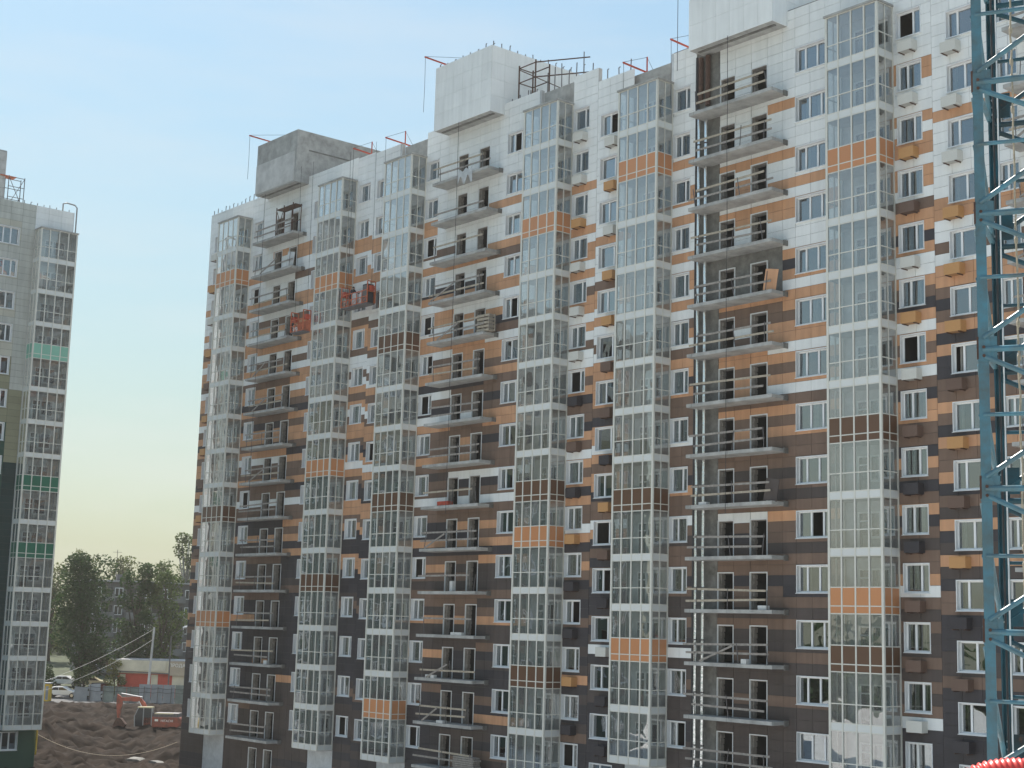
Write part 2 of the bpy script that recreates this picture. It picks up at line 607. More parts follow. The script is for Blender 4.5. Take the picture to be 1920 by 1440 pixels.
def bay_frame(K, zlow):
    b = MB()
    zt, zb = 2.90, -3 * (K - 1) - 0.16
    for i, x in enumerate(FRONT):
        w = 0.07 if i in (0, 4) else 0.045
        x = min(max(x, w), BAYW - w)
        b.box(x - w, x + w, -BAYD - 0.03, -BAYD + 0.09, zb, zt, 'aluminium')
    for sx in (0, 1):
        x0, x1 = (0.0, 0.08) if sx == 0 else (BAYW - 0.08, BAYW)
        b.box(x0, x1, -BAYD * 0.52 - 0.03, -BAYD * 0.52 + 0.03, zb, zt, 'aluminium')
        b.box(x0, x1, -0.08, 0.02, zb, zt, 'aluminium')
    for k in range(1, K + 1):
        s = -3 * (k - 1)
        for z in (-0.15, 0.25, 1.22):
            if k == 1 and z < -1: continue
            b.box(0.03, BAYW - 0.03, -BAYD - 0.012, -BAYD + 0.05, s + z - 0.028, s + z + 0.028, 'aluminium')
            for x0, x1 in ((0.012, 0.06), (BAYW - 0.06, BAYW - 0.012)):
                b.box(x0, x1, -BAYD + 0.09, 0.0, s + z - 0.028, s + z + 0.028, 'aluminium')
    b.box(0.0, BAYW, -BAYD - 0.02, 0.0, zt - 0.03, zt + 0.02, 'aluminium')
    return b.mesh('glazed_balcony')


def balcony_door_mesh():
    b = MB()
    # door leaf to the left, window to the right, dark rooms behind the glass
    def fr(x0, x1, z0, z1, t=0.09):
        b.box(x0, x0 + t, -0.06, 0.04, z0, z1, 'pvc')
        b.box(x1 - t, x1, -0.06, 0.04, z0, z1, 'pvc')
        b.box(x0 + t, x1 - t, -0.06, 0.04, z0, z0 + t, 'pvc')
        b.box(x0 + t, x1 - t, -0.06, 0.04, z1 - t, z1, 'pvc')
    fr(0.95, 1.75, 0.06, 2.25)
    b.box(1.04, 1.66, -0.055, 0.035, 1.72, 1.80, 'pvc')
    fr(1.75, 2.95, 0.85, 2.25)
    b.box(2.3, 2.4, -0.055, 0.035, 0.94, 2.16, 'pvc')
    b.box(1.77, 2.97, -0.14, 0.02, 0.80, 0.85, 'pvc')
    return b.mesh('balcony_door')


def inner_glass_mesh():
    b = MB()
    for x0, x1, z0, z1 in ((1.04, 1.66, 0.15, 1.72), (1.04, 1.66, 1.80, 2.16), (1.84, 2.3, 0.94, 2.16), (2.4, 2.86, 0.94, 2.16)):
        b.face([(x0, -0.02, z0), (x1, -0.02, z0), (x1, -0.02, z1), (x0, -0.02, z1)], 'glass_room')
    return b.mesh('pane')


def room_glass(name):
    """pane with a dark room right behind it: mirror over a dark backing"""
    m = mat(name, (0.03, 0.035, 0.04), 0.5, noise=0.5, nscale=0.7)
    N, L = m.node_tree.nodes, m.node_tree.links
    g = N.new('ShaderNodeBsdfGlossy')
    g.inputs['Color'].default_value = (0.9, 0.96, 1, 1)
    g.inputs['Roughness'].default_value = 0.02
    f = N.new('ShaderNodeFresnel')
    f.inputs[0].default_value = 1.52
    mu = N.new('ShaderNodeMath')
    mu.operation = 'MULTIPLY'
    mu.inputs[1].default_value = 5.5
    mu.use_clamp = True
    x = N.new('ShaderNodeMixShader')
    L.new(f.outputs[0], mu.inputs[0])
    L.new(mu.outputs[0], x.inputs[0])
    L.new(N['Principled BSDF'].outputs[0], x.inputs[1])
    L.new(g.outputs[0], x.inputs[2])
    L.new(x.outputs[0], N['Material Output'].inputs[0])


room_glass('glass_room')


def add_bay(root, M, v0, K, colours, first=1):
    Mb = M @ T(v0, 0, 0)
    o = link('glazed_balcony', shared(('bayf', K), lambda: bay_frame(K, 0)), root, Mb)
    # roof slab
    link('roof_slab', shared('bayroof', lambda: MB().box(-0.06, BAYW + 0.06, -BAYD - 0.10, 0.03, 0, 0.12, 'concrete').mesh('roof_slab')), o, Mb @ T(0, 0, 2.925))
    slab = shared('bayslab', lambda: MB().box(0.085, BAYW - 0.085, -BAYD + 0.10, 0.045, -0.2, 0, 'concrete_pale').mesh('floor_slab'))

    def strip(i, z0, z1, m):
        a, c = FRONT[i] + 0.03, FRONT[i + 1] - 0.03
        return shared(('st', i, z0, m), lambda: MB().box(a, c, -BAYD, -BAYD + 0.035, z0, z1, m, (i * 0.37) % 1).mesh('spandrel_panel'))

    def strip_side(x, z0, z1, m):
        return shared(('ss', x, z0, m), lambda: MB().box(x - .015, x + .015, -BAYD + 0.09, -0.08, z0, z1, m, 0.4).mesh('spandrel_panel'))

    def glass_front(i, z0, z1):
        def f():
            a, c = FRONT[i], FRONT[i + 1]
            return MB().face([(a + .02, 0, z0), (c - .02, 0, z0), (c - .02, 0, z1), (a + .02, 0, z1)], 'bay_glass').mesh('pane')
        return shared(('gf', i, z0), f)

    def glass_side(i, z0, z1, x):
        def f():
            a, c = ((-BAYD + .06, -BAYD * .52), (-BAYD * .52, -0.03))[i]
            return MB().face([(x, a, z0), (x, c, z0), (x, c, z1), (x, a, z1)], 'bay_glass').mesh('pane')
        return shared(('gs', i, z0, x), f)

    for k in range(first, K + 1):
        Mk = Mb @ T(0, 0, -3 * (k - 1))
        link('floor_slab', slab, o, Mk)
        c = colours.get(k)
        m = 'spandrel_' + c if c else 'spandrel'
        for z0, z1 in ((-0.13, 0.23), (0.27, 1.20)) if c else ((-0.13, 0.23),):
            for i in range(4):
                link('spandrel_panel', strip(i, z0, z1, m), o, Mk)
            for x in (0.035, BAYW - 0.035):
                link('spandrel_panel', strip_side(x, z0, z1, m), o, Mk)
        for i in range(4):
            j = rnd.uniform(-.006, .006)
            link('pane', glass_front(i, 1.24, 2.84), o, Mk @ T(0, -BAYD + 0.012, 0) @ Matrix.Rotation(j * 1.1, 4, 'X'))
            if not c:
                link('pane', glass_front(i, 0.27, 1.20), o, Mk @ T(0, -BAYD + 0.014, 0) @ Matrix.Rotation(-j * 1.3, 4, 'X'))
        for x in (0.035, BAYW - 0.035):
            for i in range(2):
                link('pane', glass_side(i, 1.24, 2.84, x), o, Mk)
                if not c:
                    link('pane', glass_side(i, 0.27, 1.20, x), o, Mk)
        link('balcony_door', shared('bd', balcony_door_mesh), o, Mk)
        link('inner_pane', shared('bdg', inner_glass_mesh), o, Mk)
    return o


# ---- open balcony slabs with makeshift timber rails
def add_balcony(root, M, v1, k, L=6.55, D=1.36, rails=True, r=rnd):
    def f():
        b = MB()
        b.box(-L, 0, -D, 0.02, -0.2, 0, 'concrete')
        b.box(-L + 0.4, -L + 0.42, -D - 0.004, -D, -0.2, 0, 'concrete_dark')
        b.box(-0.02, 0.06, -0.35, 0.0, -0.26, 0.05, 'concrete_dark')
        b.box(-L * 0.5 - 0.008, -L * 0.5 + 0.008, -D - 0.003, -D, -0.2, 0.0, 'concrete_dark')
        return b.mesh('balcony')
    Mb = M @ T(v1, 0, -3 * (k - 1))
    o = link('balcony', shared(('bal', L, D), f), root, Mb)
    if not rails:
        return o
    y = -D + 0.12
    hts = [z for z, p in ((0.55, 0.8), (1.08, 0.92)) if r.random() < p] or [0.9]
    for z in hts:
        a, b = -L + r.uniform(-0.2, 0.7), r.uniform(-0.9, 0.05)
        za, zb = z + r.uniform(-.09, .09), z + r.uniform(-.05, .05)
        m = r.choice(['timber', 'timber', 'timber_pale'])
        MB().bar((a, y, za), (b, y + r.uniform(0, .05), zb), 0.045, 0.12, m).build('rail', o, Mb)
    for x in (-L + 0.5 + r.uniform(0, .4), -L * 0.45 + r.uniform(-.5, .5), -0.45 + r.uniform(-.3, .2)):
        if r.random() < 0.75:
            MB().bar((x, y - 0.04, 0.0), (x + r.uniform(-.22, .22), y - 0.035, r.uniform(1.0, 1.35)), 0.035, 0.035, 'steel').build('post', o, Mb)
    if r.random() < 0.3:
        x = -L + r.uniform(0.2, 1.5)
        MB().bar((x, y - .08, 0.05), (x + r.uniform(1.5, 2.8), y - .08, 1.0), 0.045, 0.11, 'timber').build('brace', o, Mb)
    return o


BASKET = {'W': 'basket_white', 'O': 'basket_ochre', 'B': 'basket_brown', 'K': 'basket_dark'}
for nm, c in (('basket_white', (0.66, 0.65, 0.60)), ('basket_ochre', (0.56, 0.30, 0.12)), ('basket_brown', (0.16, 0.10, 0.075)), ('basket_dark', (0.045, 0.04, 0.046))):
    mat(nm, c, 0.5)
    mat(nm + '_slot', tuple(x * 0.62 for x in c), 0.7)


def basket_mesh(m):
    b = MB()
    W, D_, H_ = 0.92, 0.50, 0.56
    b.box(0, W, -D_, -0.02, 0, H_, m + '_slot')
    # perforated sheet: proud ribs in both directions leave small square holes
    e = 0.012
    nx, nz = 14, 9
    for i in range(nx + 1):
        x = W * i / nx
        b.box(max(0, x - .02), min(W, x + .02), -D_ - e, -D_, 0, H_, m, skip='k')
    for j in range(nz + 1):
        z = H_ * j / nz
        b.box(0, W, -D_ - e - .002, -D_ - .001, max(0, z - .019), min(H_, z + .019), m, skip='k')
    for j in range(nz + 1):
        z = H_ * j / nz
        b.box(W, W + e, -D_, -0.02, max(0, z - .019), min(H_, z + .019), m, skip='l')
    for i in range(8):
        y = -D_ + (D_ - .02) * i / 7
        b.box(W + .001, W + e + .002, y - .018, y + .018, 0, H_, m, skip='l')
    b.box(-0.01, W + .014, -D_ - .016, -0.02, H_, H_ + .015, m)
    return b.mesh('air_conditioner_basket')


def add_basket(root, M, v, z, letter):
    m = BASKET[letter]
    Mb = M @ T(v, 0, z)
    o = link('air_conditioner_basket', shared(('bk', m), lambda: basket_mesh(m)), root, Mb)
    br = shared('brk', lambda: MB().bar((0, -0.53, -0.03), (0, 0, -0.03), 0.04, 0.05, 'rust').mesh('bracket'))
    for x in (0.12, 0.80):
        link('bracket', br, o, Mb @ T(x, 0, 0))


# ------------------------------------------------------------------ one section of facade
def facade(root, M, key, v0, v1, zones, parapet, off, K, zbot, wins, doors, bays, nbig=300, depth=14.0, body_right=True, roomdepth=2.6, door_head=2.15):
    pats = PAT[key]
    holes = []
    for (a, b, panes, ks, z0, z1) in wins:
        for k in ks:
            holes.append((a, b, -3 * (k - 1) + z0, -3 * (k - 1) + z1))
    dholes = []
    for (a, b) in doors:
        for k in range(1, K + 2):
            dholes.append((a, b, -3 * (k - 1) + 0.0, -3 * (k - 1) + door_head))
    allh = holes + dholes

    def ptop(v):
        for a, b, z, kind in parapet:
            if a - 1e-6 <= v < b:
                return z, kind
        return parapet[-1][2], parapet[-1][3]

    # cladding panels
    pieces = []
    ncourse = int((off - zbot) / 0.6) + 1
    r = random.Random(key)
    for (a, b, zk) in zones:
        if zk in ('bay', 'strip'):
            # only the parapet above
            continue
        n = max(1, round((b - a) / 1.2))
        for i in range(n):
            pa, pb = a + (b - a) * i / n, a + (b - a) * (i + 1) / n
            zt, kind = ptop((pa + pb) / 2)
            if kind != 'panel':
                zt = 2.9
            for c in range(ncourse):
                t, l = off - 0.6 * c, off - 0.6 * (c + 1)
                if l >= zt - 0.05: continue
                t = min(t, zt)
                col = pats[zk][c] if c < len(pats[zk]) else 'D'
                if col == 'C': continue
                g = 0.009
                for q in subtract((pa + g, pb - g, l + g, t - g), allh):
                    pieces.append((q, col, r.random()))
    for (a, b, zk) in zones:                                # parapet panels over the glazed columns
        if zk == 'bay':
            zt, kind = ptop((a + b) / 2)
            if kind == 'panel':
                for i in range(3):
                    pa, pb = a + (b - a) * i / 3, a + (b - a) * (i + 1) / 3
                    z = zt
                    while z > 3.1:
                        l = max(3.05, z - 0.6)
                        pieces.append(((pa + .006, pb - .006, l + .006, z - .006), 'W', r.random()))
                        z -= 0.6

    def area(q):
        c = M @ Vector(((q[0] + q[1]) / 2, 0, (q[2] + q[3]) / 2))
        x, y = project(c)
        if not (0 < x < 1920 and 0 < y < 1440):
            return 0
        p = [project(M @ Vector((u, 0, w))) for u, w in ((q[0], q[2]), (q[1], q[2]), (q[1], q[3]), (q[0], q[3]))]
        return abs(sum(p[i][0] * p[(i + 1) % 4][1] - p[(i + 1) % 4][0] * p[i][1] for i in range(4))) / 2
    pieces.sort(key=lambda q: -area(q[0]))
    rest = MB()
    for i, (q, col, var) in enumerate(pieces):
        dy = 0.003 * (var - 0.5)
        if i < nbig:
            MB().box(q[0], q[1], dy, 0.03, q[2], q[3], col, var, skip='k').build('panel', root, M)
        else:
            rest.box(q[0], q[1], dy, 0.03, q[2], q[3], col, var, skip='k')
    if rest.f:
        o = rest.build('panels', root, M)
        o['kind'] = 'stuff'

    # backing wall with real openings
    vs = {v0, v1}
    zs = {zbot, 3.05}
    for a, b, _ in zones:
        vs |= {max(a, v0), min(b, v1)}
    for h in allh:
        vs |= {h[0], h[1]}
        zs |= {h[2], h[3]}
    for a, b, z, kind in parapet:
        vs |= {max(a, v0), min(b, v1)}
        zs |= {z}
    cc = [(zk, n) for (a, b, zk) in zones if zk in pats for n, ch in enumerate(pats[zk]) if ch == 'C']
    for zk, n in cc:
        zs |= {off - 0.6 * n, off - 0.6 * (n + 1)}
    vs = sorted(v for v in vs if v0 - 1e-6 <= v <= v1 + 1e-6)
    zs = sorted(z for z in zs if z >= zbot - 1e-6)
    wall = MB()

    def zone(v):
        for a, b, zk in zones:
            if a <= v < b:
                return zk
        return zones[-1][2]
    byv = {}
    for h in allh:
        byv.setdefault((h[0], h[1]), []).append((h[2], h[3]))
    for a, b in zip(vs, vs[1:]):
        if b - a < 1e-5: continue
        vm = (a + b) / 2
        zt, kind = ptop(vm)
        zk = zone(vm)
        hs = [z for (ha, hb), z in byv.items() if ha - 1e-6 <= vm <= hb for z in z]
        for c, d in zip(zs, zs[1:]):
            if d - c < 1e-5: continue
            zm = (c + d) / 2
            if zm > zt: continue
            if any(h0 < zm < h1 for h0, h1 in hs): continue
            m, y = 'joint', 0.034
            if zk == 'bay':
                m, y = 'plaster', 0.045
            if zk == 'strip':
                m, y = 'concrete_dark', 0.06
            if zm > 3.05 and kind == 'concrete':
                m, y = 'concrete', 0.35
            elif zk in pats:
                n = int((off - zm) / 0.6)
                if 0 <= n < len(pats[zk]) and pats[zk][n] == 'C':
                    m, y = 'concrete_dark', 0.05
            wall.face([(a, y, c), (b, y, c), (b, y, d), (a, y, d)], m)
    # shell: ends, back, roof, parapet thickness
    for a, b, z, kind in parapet:
        a, b = max(a, v0), min(b, v1)
        if b <= a: continue
        y = 0.035 if kind == 'panel' else 0.351
        wall.box(a, b, y + 0.002, y + 0.3, 3.05, z - 0.003, 'concrete_pale' if kind == 'panel' else 'concrete', skip='fb')
    e = 0.012
    wall.face([(v0 + e, 0.034, zbot), (v0 + e, 0.034, 3.05), (v0 + e, depth, 3.05), (v0 + e, depth, zbot)], 'W')
    wall.face([(v1 - e, 0.034, zbot), (v1 - e, depth, zbot), (v1 - e, depth, 3.05), (v1 - e, 0.034, 3.05)], 'W')
    wall.face([(v0 + e, depth, zbot), (v0 + e, depth, 4.2), (v1 - e, depth, 4.2), (v1 - e, depth, zbot)], 'W')
    wall.face([(v0 + e, 0.04, 3.04), (v1 - e, 0.04, 3.04), (v1 - e, depth, 3.04), (v0 + e, depth, 3.04)], 'concrete')
    wall.build('wall', root, M)
    # dark rooms behind the openings
    rooms = MB()
    for (a, b, c, d) in allh:
        k = round(-(d - 2.3) / 3)
        f0, f1 = -3 * k + 0.01, -3 * k + 2.75
        x0, x1, y0, y1 = a - 0.25, b + 0.25, 0.31, roomdepth
        rooms.face([(x0, y0, f0), (x1, y0, f0), (x1, y1, f0), (x0, y1, f0)], 'interior')
        rooms.face([(x0, y0, f1), (x0, y1, f1), (x1, y1, f1), (x1, y0, f1)], 'interior')
        rooms.face([(x0, y1, f0), (x1, y1, f0), (x1, y1, f1), (x0, y1, f1)], 'interior')
        rooms.face([(x0, y0, f0), (x0, y1, f0), (x0, y1, f1), (x0, y0, f1)], 'interior')
        rooms.face([(x1, y0, f0), (x1, y0, f1), (x1, y1, f1), (x1, y1, f0)], 'interior')
    if rooms.f:
        o = rooms.build('room_interiors', root, M)
        o['kind'] = 'stuff'
    return allh


ZC = 45.0
SECT = {'A': (-82.05, 1.14), 'B': (-56.02, 1.02), 'C': (-29.97, 0.0), 'D': (-3.93, -0.87)}


def secM(k):
    return T(SECT[k][0], 0, ZC + SECT[k][1])


def zones_for(k, wa, v0):
    z = [(v0, -12.74, 'wd'), (-12.74, -9.19, 'bay')]
    if k == 'C':
        z += [(-9.19, -7.19, 'wa'), (-7.19, -5.25, 'strip'), (-5.25, -1.46, 'm'), (-1.46, -0.35, 'r0'), (-0.35, 0.6, 'r')]
    else:
        z += [(-9.19, wa, 'wa'), (wa, -5.2, 'l'), (-5.2, -1.46, 'm'), (-1.46, 0.6, 'r')]
    return z + [(0.6, 3.9, 'w'), (3.9, 7.45, 'bay'), (7.45, 9.88, 'wc')]


def flip_of(k, c):
    return (k + c) % 2 == 0


def section(key, label, v0, K, wins, doors, parapet, off, baycol, nbig=300):
    M = secM(key)
    root = thing('apartment_block', label, 'apartment block', T(SECT[key][0] - 3, 0, 0), 'sections of the long apartment block under construction')
    zbot = -ZC - SECT[key][1] - 0.3
    W = [(a, b, p, ks, WZ0, WZ1) for (a, b, p, ks) in wins]
    wa = wins[1][1] + 0.0
    facade(root, M, key, v0, 9.88, zones_for(key, wa, v0), parapet, off, K, zbot, W, doors, None, nbig)
    rr = random.Random(key + 'w')
    for c, (a, b, p, ks) in enumerate(wins):
        for k in ks:
            cur, opened = None, None
            z = -3 * (k - 1) + WZ0
            if (c == 4 - 1 or rr.random() < 0.25) and rr.random() < 0.75:
                cur = [(0.16, 0.30), (0.5, 0.66)] if rr.random() < .5 else [(0.28, 0.5), (0.62, 0.80)]
            if rr.random() < 0.10:
                opened = 1 if p == 3 or not flip_of(k, c) else 0
                cur = None
            add_window(root, M, a, b, z, p, flip_of(k, c), cur, opened)
    for (a, b) in doors:
        w, h = round(b - a, 3), 2.15
        for k in range(1, K + 2):
            link('doorway', shared(('dw', w, h), lambda: doorway_mesh(w, h)), root, M @ T(a, 0, -3 * (k - 1)))
    for (v, kk, cols) in baycol:
        add_bay(root, M, v, kk, cols)
    rb = random.Random(key + 'b')
    for k in range(1, K + 1):
        add_balcony(root, M, 0.0, k, r=rb)
    return root, M


ALLK = list(range(1, 16))
WID = {
    'A': [(-15.8, -14.3, 2, ALLK), (-8.65, -7.05, 2, ALLK), (1.12, 3.2, 3, ALLK), (7.81, 9.41, 2, ALLK)],
    'B': [(-15.71, -13.75, 2, ALLK), (-9.10, -7.52, 2, ALLK), (0.5, 2.7, 3, ALLK), (7.5, 9.12, 2, ALLK)],
    'C': [(-15.84, -13.8, 2, ALLK), (-9.14, -7.66, 2, ALLK), (0.62, 3.0, 3, ALLK), (7.65, 9.25, 2, ALLK)]}
PARA = {
    'A': [(-16.8, -6.6, 4.75, 'panel'), (-6.6, 7.2, 4.95, 'panel'), (7.2, 9.88, 4.85, 'panel')],
    'B': [(-16.16, -12.55, 4.86, 'panel'), (-12.55, -9.2, 4.62, 'concrete'), (-9.2, 4.0, 4.9, 'panel'), (4.0, 7.9, 4.75, 'concrete'), (7.9, 9.88, 4.92, 'panel')],
    'C': [(-16.16, -13.25, 4.95, 'panel'), (-13.25, -9.42, 4.6, 'concrete'), (-9.42, 9.88, 5.0, 'panel')]}

rootA, MA = section('A', 'far left section of the brown and white apartment block, bare concrete box on roof', -16.8, 15, WID['A'],
                    [(-5.02, -3.72), (-2.62, -1.32)], PARA['A'], 5.2,
                    [(-12.74, 15, {2: 'orange', 9: 'brown', 12: 'orange'}), (3.88, 15, {3: 'orange', 8: 'orange', 11: 'brown'})])
rootB, MB_ = section('B', 'middle section of the brown and white apartment block, white panelled box on roof', -16.16, 15, WID['B'],
                     [(-5.2, -3.95), (-2.73, -1.46)], PARA['B'], 4.95,
                     [(-12.74, 15, {5: 'brown', 9: 'brown', 14: 'orange'}), (3.9, 15, {3: 'orange', 9: 'brown', 10: 'orange', 13: 'brown'})])
rootC, MC = section('C', 'near section of the brown and white apartment block with silver ducts beside the balconies', -16.16, 14, WID['C'],
                    [(-5.22, -3.97), (-2.76, -1.46)], PARA['C'], 4.95,
                    [(-12.74, 14, {2: 'orange', 9: 'brown', 12: 'orange'}), (3.9, 14, {3: 'orange', 8: 'brown', 11: 'orange', 12: 'brown'})])

# section D, mostly behind the crane: unglazed balconies
MD = secM('D')
rootD = thing('apartment_block', 'right edge section of the apartment block behind the teal crane mast', 'apartment block', T(-14, 0, 0), 'sections of the long apartment block under construction')
PAT['D']['wd'] = PAT['D']['m'] = PAT['D']['all']
facade(rootD, MD, 'D', -16.16, -6.0, [(-16.16, -12.74, 'wd'), (-12.74, -6.0, 'm')], [(-16.16, -6.0, 5.0, 'panel')], 4.95, 15, -ZC + 0.6,
       [(-15.25, -13.64, 2, ALLK, WZ0, WZ1), (-12.3, -11.1, 2, ALLK, WZ0, WZ1)], [], None, 220)
for k in ALLK:
    cur = [(0.1, 0.2)] if k % 3 else None
    add_window(rootD, MD, -15.25, -13.64, -3 * (k - 1) + WZ0, 2, k % 2 == 0, cur, 0 if k == 7 else None)
    add_window(rootD, MD, -12.3, -11.1, -3 * (k - 1) + WZ0, 2, k % 2 == 1)
    add_balcony(rootD, MD, -6.2, k, L=4.9, D=1.36, r=random.Random(k + 50))

# air conditioner baskets under the windows
for k, c in enumerate('WWOBWOWBKKBBWK', 1):
    add_basket(rootC, MC, 8.05, -3 * (k - 1) + 0.0, c)
for k, c in enumerate('WOWOOBBKOBKWKK', 1):
    add_basket(rootC, MC, -14.95, -3 * (k - 1) + 0.02, c)
for k, c in enumerate('WWOWWWKBKOKKOK', 1):
    add_basket(rootB, MB_, 8.0, -3 * (k - 1) + 0.05, c)
for k, c in enumerate('WWWOOOBOBOKBKK', 1):
    add_basket(rootD, MD, -15.3, -3 * (k - 1) + 0.06, c)
for k, c in enumerate('WOWOBOOBOBKBK', 1):
    add_basket(rootA, MA, -15.5, -3 * (k - 1) + 0.05, c)

# stair and lift boxes over the balconies


def tower(root, M, z0, z1, clad, v0=-6.62, v1=0.05, y1=7.2):
    y0 = -1.36
    b = MB()
    b.box(v0 + .03, v1 - .03, y0 + .03, y1, z0 + .02, z1 - .02, 'concrete')
    b.box(v0 + .3, v1 - .3, y0 + .5, y0 + .7, z0 - .03, z0 + .02, 'concrete_dark')
    o = b.build('roof_box', root, M)
    if clad:
        n = 6
        m_ = 4
        zz = [z0 + (z1 - z0) * i / m_ for i in range(m_ + 1)]
        r = random.Random(3)
        for i in range(n):
            a, c = v0 + (v1 - v0) * i / n, v0 + (v1 - v0) * (i + 1) / n
            for j in range(m_):
                MB().box(a + .006, c - .006, y0, y0 + .028, zz[j] + .006, zz[j + 1] - .006, 'W', r.random()).build('panel', o, M)
        ny = 7
        for i in range(ny):
            a, c = y0 + .03 + (y1 - y0 - .03) * i / ny, y0 + .03 + (y1 - y0 - .03) * (i + 1) / ny
            for j in range(m_):
                if (i, j) == (3, 1) and root is rootB: 
                    continue
                MB().box(v1 - .028, v1, a + .006, c - .006, zz[j] + .006, zz[j + 1] - .006, 'W', r.random()).build('panel', o, M)
        if root is rootB:
            MB().box(v1 - .05, v1 + .002, 2.4, 3.3, z0 + 1.4, z0 + 2.3, 'interior').build('window', o, M)
    else:
        # bare: poured concrete above, rendered blockwork below on the front
        MB().box(v0 + .02, v1 - .35, y0 - .005, y0 + .03, z0 + .15, z0 + 2.75, 'concrete_pale').build('blockwork', o, M)
        MB().box(v1 - .04, v1 - .01, 1.9, 2.9, z0 + 0.9, z0 + 1.7, 'interior').build('window', o, M)
        MB().box(v1 - .04, v1 - .012, y0 + 1.2, 5.2, z0 + 2.9, z0 + 3.02, 'concrete_dark').build('form_line', o, M)
    return o


tower(rootA, MA, 4.25, 8.85, False)
tower(rootB, MB_, 4.05, 9.0, True)
tower(rootC, MC, 4.0, 10.4, True)

# starter rods standing out of the parapets
rr = random.Random(5)


def rods(root, M, pts, h=0.45):
    b = MB()
    for (x, y, z) in pts:
        hh = h * rr.uniform(.6, 1.3)
        b.bar((x, y, z - .05), (x + rr.uniform(-.04, .04), y, z + hh), 0.05, 0.05, 'steel')
        if rr.random() < .4:
            b.bar((x, y, z + hh), (x + .12, y, z + hh + .02), 0.05, 0.04, 'steel')
    o = b.build('starter_rods', root, M)
    o['kind'] = 'stuff'


rods(rootA, MA, [(-16.7 + i * 0.72, 0.2, 4.75) for i in range(14)])
rods(rootB, MB_, [(-6.4 + i * 0.9, -1.1, 9.0) for i in range(8)] + [(-0.2, -1.0 + i * .75, 9.0) for i in range(11)], .35)
rods(rootB, MB_, [(0.6 + i * .9, .2, 4.92) for i in range(4)], .35)
rods(rootB, MB_, [(4.1 + i * .75, .5, 4.7) for i in range(6)], 1.6)
rods(rootC, MC, [(-15.6 + i * 1.1, .3, 4.95) for i in range(3)], .7)
rods(rootB, MB_, [(8.2 + i * .9, .2, 4.95) for i in range(2)], .7)

# silver ventilation ducts and old brown risers on section C
for vx, top in ((-6.68, 1.2), (-6.10, 0.9)):
    pts = []
    z = -ZC + 0.5
    rd = random.Random(int(vx * 100))
    while z < top:
        pts.append((vx + rd.uniform(-.012, .012), -0.30 + rd.uniform(-.012, .012), z))
        z += 0.75
    MB().tube(pts, [0.105 + (0.008 if i % 4 == 0 else 0) for i in range(len(pts))], 'duct', 14).build('ventilation_duct', rootC, MC, True)
    b = MB()
    for i in range(1, len(pts), 4):
        b.tube([(pts[i][0], pts[i][1], pts[i][2] - .04), (pts[i][0], pts[i][1], pts[i][2] + .04)], 0.125, 'steel', 12)
    b.build('duct_clamps', rootC, MC)['kind'] = 'stuff'
    MB().tube([(vx, -0.16, top - .2), (vx, -0.16, 3.9)], 0.16, 'rust', 10).build('riser_pipe', rootC, MC)
MB().tube([(-7.02, -0.14, -ZC), (-7.02, -0.14, 4.0)], 0.09, 'cable', 8).build('riser_pipe', rootC, MC)
MB().box(-7.15, -5.3, 0.03, 0.055, -ZC + 0.4, 3.9, 'concrete_dark').build('bare_strip', rootC, MC)

# ------------------------------------------------------------------ ground
mat('dirt', (0.56, 0.56, 0.55), 0.95, noise=0.2, nscale=0.25, dark=(0.44, 0.44, 0.43), bump=0.6, bscale=1.2)  # unseen front ground, made this pale to bounce sunlight onto the shaded facade
mat('soil', (0.026, 0.0175, 0.0125), 0.95, noise=0.6, nscale=0.45, dark=(0.008, 0.006, 0.005), bump=0.7, bscale=2.0, spec=0.1)
mat('asphalt', (0.10, 0.10, 0.10), 0.9, noise=0.3, nscale=1.0)
mat('grass', (0.045, 0.06, 0.024), 0.95, noise=0.5, nscale=0.6)
VD = Vector((-0.889, 0.458, 0))      # ground direction from the camera towards the gap on the left


def bump_noise(x, y):
    return (math.sin(x * .53 + 1.3 * math.sin(y * .31)) * math.cos(y * .47 + 1.1 * math.sin(x * .23)) + .5 * math.sin(x * 1.3 + y * .9) * math.sin(y * 1.7 - x * .4)
            + .3 * math.sin(2.9 * x + 1.1 * y) * math.sin(2.3 * y - 1.7 * x))


def smooth(a, b, t):
    t = min(1, max(0, (t - a) / (b - a)))
    return t * t * (3 - 2 * t)


def ground_h(x, y):
    s = (x - CAM_LOC[0]) * VD.x + (y - CAM_LOC[1]) * VD.y
    h = 0.0
    h += 2.2 * smooth(150, 186, s) + 0.5 * smooth(186, 205, s) + 1.6 * smooth(205, 240, s) + 3.0 * smooth(240, 340, s)
    dirt = smooth(128, 146, s) * (1 - smooth(196, 202, s))
    h += dirt * (0.42 * bump_noise(x, y) + 0.30 * bump_noise(x * 2.3 + 5, y * 2.1 - 3) + 0.16 * bump_noise(x * 5.1, y * 4.7 + 9))
    # spoil heap right of the pit and hollow in front
    h += 2.0 * math.exp(-((x + 116) ** 2 / 26 + (y - 10.5) ** 2 / 18))
    h += 1.5 * math.exp(-((x + 127) ** 2 / 60 + (y + 1) ** 2 / 22))
    h -= 1.0 * math.exp(-((x + 122) ** 2 / 40 + (y - 5) ** 2 / 18)) * dirt
    return h


def clods(x, y):
    s = (x - CAM_LOC[0]) * VD.x + (y - CAM_LOC[1]) * VD.y
    if not 128 < s < 204: return 0.0
    h = math.sin(x * 127.1 + y * 311.7) * 43758.5453
    return ((h - math.floor(h)) - .5) * .26


